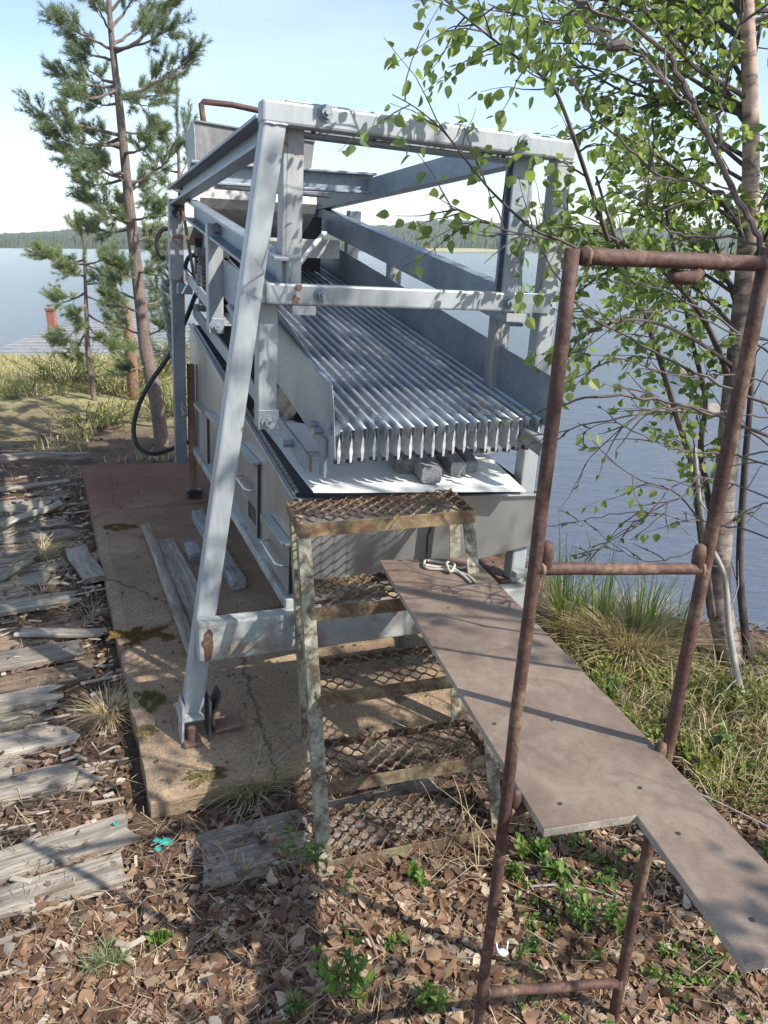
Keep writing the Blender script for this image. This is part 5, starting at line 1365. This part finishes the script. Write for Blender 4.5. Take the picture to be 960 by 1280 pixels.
while n_ < 15000:
    pxx, pyy = rnd(-40, 1000), 1010 + (rnd(0, 1) ** .8) * 330
    if pxx > 640: pyy = 900 + rnd(0, 1) ** .75 * 430
    dens = 1.0
    if pxx < 330 and pyy < 1130: dens = .06
    elif pyy < 1100 and pxx < 620: dens = .16
    if pxx > 700 and pyy < 1000: dens = .35
    if rnd(0, 1) > dens: continue
    P = atz(pxx, pyy, -.02); P.z = ground(P.x, P.y)
    if in_slab(P.x, P.y): continue
    litter_leaf(lf, P + ZU * rnd(.004, .024), rnd(.014, .030) if rnd(0, 1) < .55 else rnd(.028, .050)); n_ += 1
for k in range(500):     # leaves caught in the crack along the slab and on the decking
    a_ = rnd(-.4, 2.9); b_ = -.25 - abs(rnd(-1, 1) * rnd(0, .5)); x, y = gl(b_, a_)
    litter_leaf(lf, Vector((x, y, ground(x, y) + rnd(.01, .04))), rnd(.015, .035))
for k in range(120):
    b_, a_ = rnd(-.15, .35), rnd(-.25, 2.6); q = SP(b_, a_, .006); litter_leaf(lf, q, rnd(.008, .02))
tag(lf.build('leaf_litter', 'dry_leaf', smooth=True), kind='stuff')
nd = MB()
for k in range(8500):
    pxx, pyy = rnd(-60, 1020), 590 + rnd(0, 1) * 740
    P = atz(pxx, pyy, .0); P.z = ground(P.x, P.y)
    if P.y > 6 or P.z < -.6: continue
    if in_slab(P.x, P.y): 
        continue
    d_ = Vector((rnd(-1, 1), rnd(-1, 1), rnd(-.15, .2))).normalized(); l_ = rnd(.02, .09)
    nd.strip([P + ZU * rnd(.005, .045), P + d_ * l_ + ZU * rnd(.005, .03)], [.0012, .0007], d_.cross(ZU).normalized())
tag(nd.build('needle_litter', 'straw'), kind='stuff')
nd = MB()
for k in range(8000):
    pxx, pyy = rnd(-60, 1020), 600 + rnd(0, 1) * 740
    P = atz(pxx, pyy, .0); P.z = ground(P.x, P.y)
    if P.y > 6 or P.z < -.6 or in_slab(P.x, P.y): continue
    d_ = Vector((rnd(-1, 1), rnd(-1, 1), rnd(-.1, .15))).normalized(); l_ = rnd(.02, .06)
    nd.strip([P + ZU * rnd(.003, .04), P + d_ * l_ + ZU * rnd(.003, .03)], [.001, .0007], d_.cross(ZU).normalized())
tag(nd.build('twig_litter', 'needle_litter'), kind='stuff')
nd = MB()
for k in range(3200):
    b_, a_ = -.26 - rnd(0, 2.2), rnd(-.7, 3.3); x, y = gl(b_, a_)
    if mnoise.noise(Vector((x * 2.2, y * 2.2, 11))) < .05: continue
    p = Vector((x, y, ground(x, y) + .015)); d_ = (rvec() + ZU * .5).normalized(); d_.z = abs(d_.z) * .7; l_ = rnd(.04, .16)
    nd.strip([p, p + d_ * l_ * .5 + ZU * .01, p + d_ * l_ - ZU * l_ * .25], [.0014, .0011, .0004], d_.cross(ZU).normalized())
tag(nd.build('dry_grass', 'straw'), kind='stuff')
wc = MB()
for k in range(1500):    # chips and splinters of the rotten decking
    b_, a_ = -.26 - rnd(0, 2.2), rnd(-1.1, 3.1); x, y = gl(b_, a_)
    p = Vector((x, y, ground(x, y) + rnd(.012, .04))); d_ = (Bh * rnd(.4, 1) * random.choice((-1, 1)) + Vector((rnd(-1, 1), rnd(-1, 1), rnd(-.1, .1))) * .6).normalized(); l_ = rnd(.01, .07)
    wc.bar(p, p + d_ * l_, d_.cross(ZU).normalized() * rnd(.002, .008), ZU * rnd(.001, .003))
for k in range(110):
    b_, a_ = -.3 - rnd(0, 2.0), rnd(-.7, 3.0); x, y = gl(b_, a_)
    p = Vector((x, y, ground(x, y) + rnd(.014, .034))); d_ = (Bh + Vector((0, 0, rnd(-.03, .03))) + rvec() * .1).normalized(); l_ = rnd(.08, .4)
    sd_ = d_.cross(ZU).normalized(); w_ = rnd(.003, .009)
    wc.hexa([p - sd_ * w_, p + sd_ * w_, p + sd_ * w_ + ZU * .006, p - sd_ * w_ + ZU * .006] + [q + d_ * l_ for q in (p - sd_ * w_ * .4, p + sd_ * w_ * .3, p + sd_ * w_ * .3 + ZU * .004, p - sd_ * w_ * .4 + ZU * .004)])
tag(wc.build('wood_chips', 'wood_chip'), kind='stuff')
bf = MB()
for k in range(3500):
    pxx, pyy = rnd(-60, 1000), 560 + rnd(0, 1) * 740
    P = atz(pxx, pyy, 0); P.z = ground(P.x, P.y)
    if P.y > 7: continue
    b_, a_ = toba(P.x, P.y); h_ = rnd(.004, .03)
    if in_slab(P.x, P.y):
        if rnd(0, 1) > .35: continue
        P = SP(b_, a_, .004); s = rnd(.002, .007)
    else: P = P + ZU * h_; s = rnd(.004, .016)
    d_ = Vector((rnd(-1, 1), rnd(-1, 1), rnd(-.2, .2))).normalized(); bf.bar(P, P + d_ * s * 2, d_.cross(ZU).normalized() * s * .6, ZU * s * .25)
tag(bf.build('bark_litter', 'bark_flake'), kind='stuff')

# dense low shrubs on the bank at right
def cover(name, mat, n, region, ls, h, kind=True, stemmat=None):
    m_ = MB()
    for k in range(n):
        p = region()
        if p is None: continue
        hh = h * rnd(.4, 1.1); d_ = (ZU + rvec() * .45).normalized(); e = p + d_ * hh
        for z_ in range(random.randrange(7, 14)):
            t = rnd(.2, 1); q = p.lerp(e, t); ld = (rvec() + ZU * .25).normalized(); s = ls * rnd(.6, 1.2)
            m_.leaf(q, ld, (ZU + rvec() * .6).normalized(), s, s * rnd(.4, .6), .15)
    return tag(m_.build(name, mat), kind='stuff')
def bank():
    pxx, pyy = rnd(690, 1010), rnd(800, 1020)
    lim = 830 + (pxx - 690) * .20 + 18 * math.sin(pxx * .05)
    if pyy < lim - 40 or pyy > lim + 170 * (pxx - 640) / 320: return None
    return gpt(pxx, pyy)
def bankp(th, sg):
    def f():
        p = bank()
        if p is None: return None
        return p if sg * mnoise.noise(Vector((p.x * 2.6, p.y * 2.6, 3))) > th else None
    return f
cover('bank_shrubs', 'shrub_leaf', 3000, bankp(.06, 1), .018, .10)
cover('bank_herbs', 'bush_leaf', 3000, bankp(.04, -1), .024, .12)
bs_ = MB()
for k in range(6000):
    p = bank()
    if p is None: continue
    d_ = (ZU * rnd(.15, 1) + rvec() * .8).normalized()
    if d_.z < 0: d_.z = -d_.z
    l_ = rnd(.05, .24); bs_.strip([p, p + d_ * l_ * .6, p + d_ * l_ - ZU * l_ * .2], [.0016, .0013, .0004], d_.cross(rvec()).normalized())
tag(bs_.build('bank_straw', 'pale_straw'), kind='stuff')
def bank2():
    pxx, pyy = rnd(640, 1000), rnd(960, 1290)
    if mnoise.noise(Vector((pxx * .016, pyy * .016, 7))) < .12: return None
    return gpt(pxx, pyy)
cover('creeping_greens', 'herb_leaf', 620, bank2, .017, .06)
def fieldp():
    pxx, pyy = rnd(-40, 235), 448 + (rnd(0, 1) ** 1.2) * 130
    return gpt(pxx, pyy)
gm = MB()
for k in range(9000):
    p = fieldp()
    if p.y < 5.2: continue
    dns = mnoise.noise(Vector((p.x * .7, p.y * .7, 5)))
    if p.y < 8.2 and dns < .12: continue
    if p.y < 6.3 and rnd(0, 1) < .6: continue
    h_ = rnd(.03, .13); d_ = (ZU + rvec() * .5).normalized()
    gm.strip([p, p + d_ * h_ * .6, p + d_ * h_ + rvec() * .03], [.004, .003, .0008], rvec().cross(d_).normalized())
tag(gm.build('field_grass', 'field_grass'), kind='stuff')
# bushes between slab and shed
def bush(label, p, rx, h, n, mat='bush_leaf', ls=.03, group='low bushes beyond the slab'):
    t = thing('low_bush', label, 'bush', p, group); h *= .75; m_, w_ = MB(), MB()
    for k in range(n):
        an = rnd(0, 6.283); b_ = p + Vector((math.cos(an), math.sin(an), 0)) * rx * .4 * rnd(0, 1); e = p + Vector((math.cos(an) * rx * rnd(.1, 1), math.sin(an) * rx * rnd(.1, 1), h * rnd(.4, 1.1)))
        w_.tube([b_, b_.lerp(e, .5) + rvec() * .03, e], [.004, .003, .0015], 4, cap=False)
        for z_ in range(14):
            q = b_.lerp(e, rnd(.25, 1.05)) + rvec() * .03; s = ls * rnd(.5, 1.2); m_.leaf(q, (rvec() + ZU * .3).normalized(), (ZU + rvec()).normalized(), s, s * .5, .1)
    w_.build('stems', 'twig_bark', t); m_.build('leaves', mat, t)
for (x, y, rx, h, n, lab) in [(85, 478, .8, .45, 90, 'yellow green bush under the young pine'), (150, 492, .8, .5, 90, 'yellow green bush left of the tall pine trunk'), (120, 535, .55, .3, 60, 'low green bush in front of the tall pine'), (215, 520, .5, .5, 70, 'bush between the tall pine and the machine'),
                              (35, 497, .45, .2, 22, 'small dark green bush on the bleached turf at left'), (190, 470, .7, .6, 80, 'tall yellow bush behind the tall pine'), (238, 440, 1.0, .7, 90, 'yellow bush seen through the machine legs')]:
    bush(lab, gpt(x, y) if y > 445 else gpt(x, 470) + Vector((0, 1.0, 0)), rx, h, n)
# leafy sprigs
def sprig(label, p, h, n, ls, lean=(0, 0), mat='herb_leaf', lw=.5, group='green sprigs on the leaf litter'):
    n = int(n * 1.5)
    t = thing('sprig', label, 'plant', p, group); m_, w_ = MB(), MB()
    for k in range(n):
        e = p + Vector((lean[0] + rnd(-.5, .5) * h, lean[1] + rnd(-.4, .4) * h, h * rnd(.6, 1.1))); mid = p.lerp(e, .5) + rvec() * h * .08
        w_.tube([p, mid, e], [.002, .0016, .001], 5, cap=False)
        for z_ in range(9):
            t_ = rnd(.35, 1); q = p.lerp(mid, t_ * 2) if t_ < .5 else mid.lerp(e, t_ * 2 - 1); s = ls * rnd(.6, 1.15)
            m_.leaf(q, ((e - p).normalized() * .5 + rvec()).normalized(), (ZU + rvec() * .5).normalized(), s, s * lw, .15)
    w_.build('stems', 'twig_red', t); m_.build('leaves', mat, t)
random.seed(77)
for (x, y, h, n, ls, lean, lab, lw) in [
    (440, 1260, .16, 7, .036, (-.01, 0), 'green sprig in the litter at the lower middle', .45), (490, 1190, .05, 3, .028, (0, 0), 'tiny bright sprig below the lowest tread', .4),
    (665, 1080, .07, 7, .03, (0, 0), 'round leaved green plant under the board notch', .75), (690, 1100, .07, 6, .03, (.02, 0), 'round leaved green plant right of the notch plant', .75), (725, 1160, .14, 7, .03, (0, 0), 'leafy green sprig between the ladder rails', .5),
    (770, 1170, .12, 6, .026, (0, 0), 'small leaved sprig beside the right ladder rail', .5), (640, 1100, .05, 4, .026, (0, 0), 'small green plant touching the left ladder rail', .7), (660, 1190, .05, 4, .024, (0, 0), 'tiny sprig near the white plastic scrap', .5),
    (200, 1185, .04, 5, .026, (0, 0), 'low green plant amid dry leaves below the turquoise flakes', .7), (540, 1270, .08, 8, .022, (0, 0), 'mossy green sprig at the bottom edge', .4), (370, 1275, .05, 8, .02, (0, 0), 'feathery green sprig at the bottom left of the willow shoot', .3),
    (850, 1010, .1, 6, .03, (0, 0), 'bright green plant right of the ladder rail', .65), (890, 950, .12, 7, .03, (0, 0), 'bright green sprig on the shrubby bank', .6), (760, 880, .12, 7, .03, (0, 0), 'bright sprig above the board edge', .6), (815, 1230, .06, 5, .024, (0, 0), 'small sprig under the narrow board end', .4),
    (525, 1110, .06, 3, .03, (0, 0), 'few broad green leaves in front of the lowest tread', .6), (935, 985, .1, 7, .028, (0, 0), 'light green plant at the right edge of the bank', .5)]:
    sprig(lab, gpt(x, y), h, n, ls, lean, lw=lw)
# pine seedling spray on the litter
p = gpt(132, 1215); m_ = MB()
for k in range(7): needles(m_, p + ZU * .01, (rvec() + ZU * .8).normalized(), .06, 40, .05, .0012)
tag(m_.build('pine_spray', 'needle_light', org=p), 'spray of green pine needles on the dry leaves at lower left', 'pine sprig')
# long bare stick with side twigs in the litter
def stick(label, pts, r_):
    P = smoothpts(pts, 6); m_ = MB().tube(P, [r_ * (1 - .6 * i / len(P)) for i in range(len(P))], 7)
    tag(m_.build('stick', 'twig_grey', smooth=True, org=P[0]), label, 'stick')
t = thing('willow_shoot', 'crooked brown willow shoot with fresh leaves at its raised tip', 'plant', gpx(482, 1250))
P = smoothpts([gpx(482, 1250, -.01), gpx(474, 1215, .02), gpx(462, 1190, .05), gpx(440, 1168, .065), gpx(415, 1148, .075), gpx(395, 1130, .095), gpx(385, 1128, .13)], 8)
w_ = MB().tube(P, [.0055 * (1 - .7 * i / len(P)) for i in range(len(P))], 8); m_ = MB()
for (k0, dr_, ln_, nl_) in [(46, (-.5, .15, 1), .12, 16), (44, (-.9, .3, .6), .10, 14), (40, (.1, .1, 1), .10, 12), (30, (.5, .3, 1), .08, 6), (47, (.2, -.2, 1), .09, 12), (18, (-.6, -.4, .5), .09, 3)]:
    q = P[k0]; d_ = Vector(dr_).normalized(); e = q + d_ * ln_
    w_.tube([q, q.lerp(e, .5) + rvec() * .006, e], [.0022, .0016, .001], 5)
    for z_ in range(nl_): m_.leaf(q.lerp(e, rnd(.3, 1.02)), (d_ * .6 + rvec()).normalized(), (ZU + rvec() * .5).normalized(), rnd(.018, .036), rnd(.008, .014), .15)
w_.build('stem', 'twig_brown', t, smooth=True); m_.build('leaves', 'herb_leaf', t)
stick('grey twig on the litter below the narrow board', [gpx(660, 1115, .02), gpx(720, 1118, .03), gpx(800, 1140, .02)], .004)
stick('long thin twig across the bank shrubs', [gpx(830, 990, .05), gpx(890, 1020, .06), gpx(985, 1060, .04)], .004)
# rocks, scraps
for (x, y, s_, lab) in [(535, 1150, .02, 'pale small stone in the litter below the steps'), (560, 1200, .03, 'flat grey stone in the litter left of the left rail')]:
    p = gpt(x, y); rock('stone', lab, (p.x, p.y, p.z + .008), s_ * 1.3, s_, s_ * .6, group='small stones in the litter', seed=x)
for i, (x, y, s_) in enumerate([(207, 1063, .020), (197, 1062, .012), (198, 1072, .011), (146, 1045, .009)]):
    p = gpt(x, y) + ZU * (.035 if i < 3 else .048); P = []
    for k in range(12):
        an = k * math.pi / 6; q = s_ * (1 + .4 * mnoise.noise(Vector((math.cos(an) * 2, math.sin(an) * 2, i * 3.1)))); P.append(p + Vector((math.cos(an) * q, math.sin(an) * q * .7, .004 * math.sin(an * 2))))
    m_ = MB().add(P + [v_ - ZU * .003 for v_ in P], [tuple(range(12)), tuple(range(23, 11, -1))] + [(k, 12 + k, 12 + (k + 1) % 12, (k + 1) % 12) for k in range(12)])
    tag(m_.build('paint_flake', 'turquoise', org=p), ['largest turquoise flake on the litter in front of the slab', 'small turquoise flake touching the largest one', 'small turquoise flake just below the largest one', 'tiny turquoise flake lying alone on the left board'][i], 'flake', 'turquoise flakes')
p = gpt(628, 1200); m_ = MB()
m_.tube([p + Vector((-.016, 0, .015)), p + Vector((-.010, 0, .022)), p + Vector((0, 0, .024)), p + Vector((.012, .003, .022))], [.004, .011, .012, .006], 8)
m_.tube([p + Vector((-.012, 0, .02)), p + Vector((-.018, .004, .055))], [.003, .0015], 6); m_.tube([p + Vector((.008, 0, .02)), p + Vector((.012, .006, .058))], [.003, .0015], 6)
tag(m_.build('plastic_scrap', 'white_plastic', smooth=True, org=p), 'white plastic scrap with two prongs beside the left ladder rail', 'plastic scrap')
p = gpt(77, 642); rock('stone', 'pale pebble on the decking beside the straw tuft', (p.x, p.y, p.z + .04), .03, .025, .022, group='small stones in the litter', seed=4)
# moss cushions on the slab joint
def moss(label, pc, sx, sy, mat, seed):
    m_ = MB(); rs_ = random.Random(seed)
    for k in range(int(5000 * sx * sy * 75)):
        u_, w_ = rs_.uniform(-1, 1), rs_.uniform(-1, 1)
        if u_ * u_ + w_ * w_ > 1 or mnoise.noise(Vector((u_ * 2.6 + seed * 5, w_ * 2.2, seed))) < -.12 + .5 * (u_ * u_ + w_ * w_): continue
        p_ = pc + B * (u_ * sx) + A * (w_ * sy) + C * (SL * w_ * sy + .003); h_ = .016 * (1 - u_ * u_ - w_ * w_) * rs_.uniform(.3, 1) + .002
        d_ = Vector((rs_.uniform(-1, 1), rs_.uniform(-1, 1), 1.2)).normalized(); m_.strip([p_, p_ + d_ * h_], [.0024, .0005], d_.orthogonal().normalized())
    tag(m_.build('moss_patch', mat, org=pc), label, 'moss', 'moss on the slab')
moss('orange brown moss growing across the slab beside the pole', sp(178, 795), .18, .09, 'moss', 1)
moss('long mustard moss patch at the far left slab edge', sp(150, 660), .12, .06, 'moss', 2)
moss('yellowish moss at the slab edge left of the machine foot', sp(187, 875), .08, .10, 'moss_green', 3)
moss('green moss on the near left slab corner', sp(184, 915), .045, .06, 'moss_green', 4)
moss('green moss beside the grass tuft on the slab front edge', sp(255, 972), .10, .05, 'moss_green', 5)

# ================================================================== LIGHT, SKY, AIR
EL = R(41); sh_ = Vector((.88, -.48, 0)).normalized()
sund = Vector((sh_.x * math.cos(EL), sh_.y * math.cos(EL), math.sin(EL)))
sl = bpy.data.lights.new('sun', 'SUN'); so_ = bpy.data.objects.new('sun', sl); col.objects.link(so_)
sl.energy = 3.8; sl.angle = R(0.53); sl.color = (1.0, .955, .88)
so_.rotation_euler = (-sund).to_track_quat('-Z', 'Y').to_euler(); so_.location = sund * 50
w = bpy.data.worlds.new('World'); scene.world = w; w.use_nodes = True
nt = w.node_tree; nt.nodes.clear()
out = nt.nodes.new('ShaderNodeOutputWorld'); bg = nt.nodes.new('ShaderNodeBackground')
sk = nt.nodes.new('ShaderNodeTexSky'); sk.sky_type = 'NISHITA'; sk.sun_disc = False; sk.sun_elevation = EL; sk.sun_rotation = math.atan2(sh_.x, sh_.y); sk.air_density = 1.0; sk.dust_density = .6; sk.ozone_density = 1.8
tc = nt.nodes.new('ShaderNodeTexCoord')
mp = nt.nodes.new('ShaderNodeMapping'); mp.inputs['Scale'].default_value = (1.6, 1.6, 6.0); L(nt, tc.outputs['Generated'], mp.inputs[0])
n1 = tex(nt, mp.outputs[0], 1.3, 7, .55, .4)
cl = ramp(nt, n1.outputs[0], [(.40, 0.05), (.74, .5)]).outputs[0]
# low cumulus near the horizon
mp2 = nt.nodes.new('ShaderNodeMapping'); mp2.inputs['Scale'].default_value = (7, 7, 16); L(nt, tc.outputs['Generated'], mp2.inputs[0])
n2 = tex(nt, mp2.outputs[0], 1.6, 7, .6, .2)
sep = nt.nodes.new('ShaderNodeSeparateXYZ'); L(nt, tc.outputs['Generated'], sep.inputs[0])
band = ramp(nt, sep.outputs[2], [(.0, .9), (.03, .8), (.075, .0)]).outputs[0]
c2 = ramp(nt, n2.outputs[0], [(.50, 0.0), (.60, 1.0)]).outputs[0]
c2b = mixc(nt, 1.0, c2, band, 'MULTIPLY')
skc = mixc(nt, cl, sk.outputs[0], (4.9, 5.3, 6.0))
skc = mixc(nt, c2b, skc, (6.2, 6.3, 6.5))
L(nt, skc, bg.inputs[0]); bg.inputs[1].default_value = .122
L(nt, bg.outputs[0], out.inputs[0])

# haze in the air over the lake
hz = MB(); x0, x1, y0, y1, z0, z1 = -4000, 4000, -60, 3000, -4.5, 95
hz.hexa([(x0, y0, z0), (x1, y0, z0), (x1, y1, z0), (x0, y1, z0), (x0, y0, z1), (x1, y0, z1), (x1, y1, z1), (x0, y1, z1)])
mt, nt, out = nt_new('haze_air')
pv = nt.nodes.new('ShaderNodeVolumePrincipled'); pv.inputs['Color'].default_value = (.86, .92, 1, 1); pv.inputs['Density'].default_value = .00016; pv.inputs['Anisotropy'].default_value = .2
L(nt, pv.outputs[0], out.inputs['Volume'])
tag(hz.build('haze', 'haze_air'), kind='stuff')

scene.view_settings.view_transform = 'Standard'; scene.view_settings.look = 'None'; scene.view_settings.gamma = 1; scene.view_settings.exposure = 0.93
scene.cycles.use_denoising = True
scene.cycles.max_bounces = 7; scene.cycles.transparent_max_bounces = 8; scene.cycles.volume_bounces = 0
scene.cycles.sample_clamp_indirect = 6
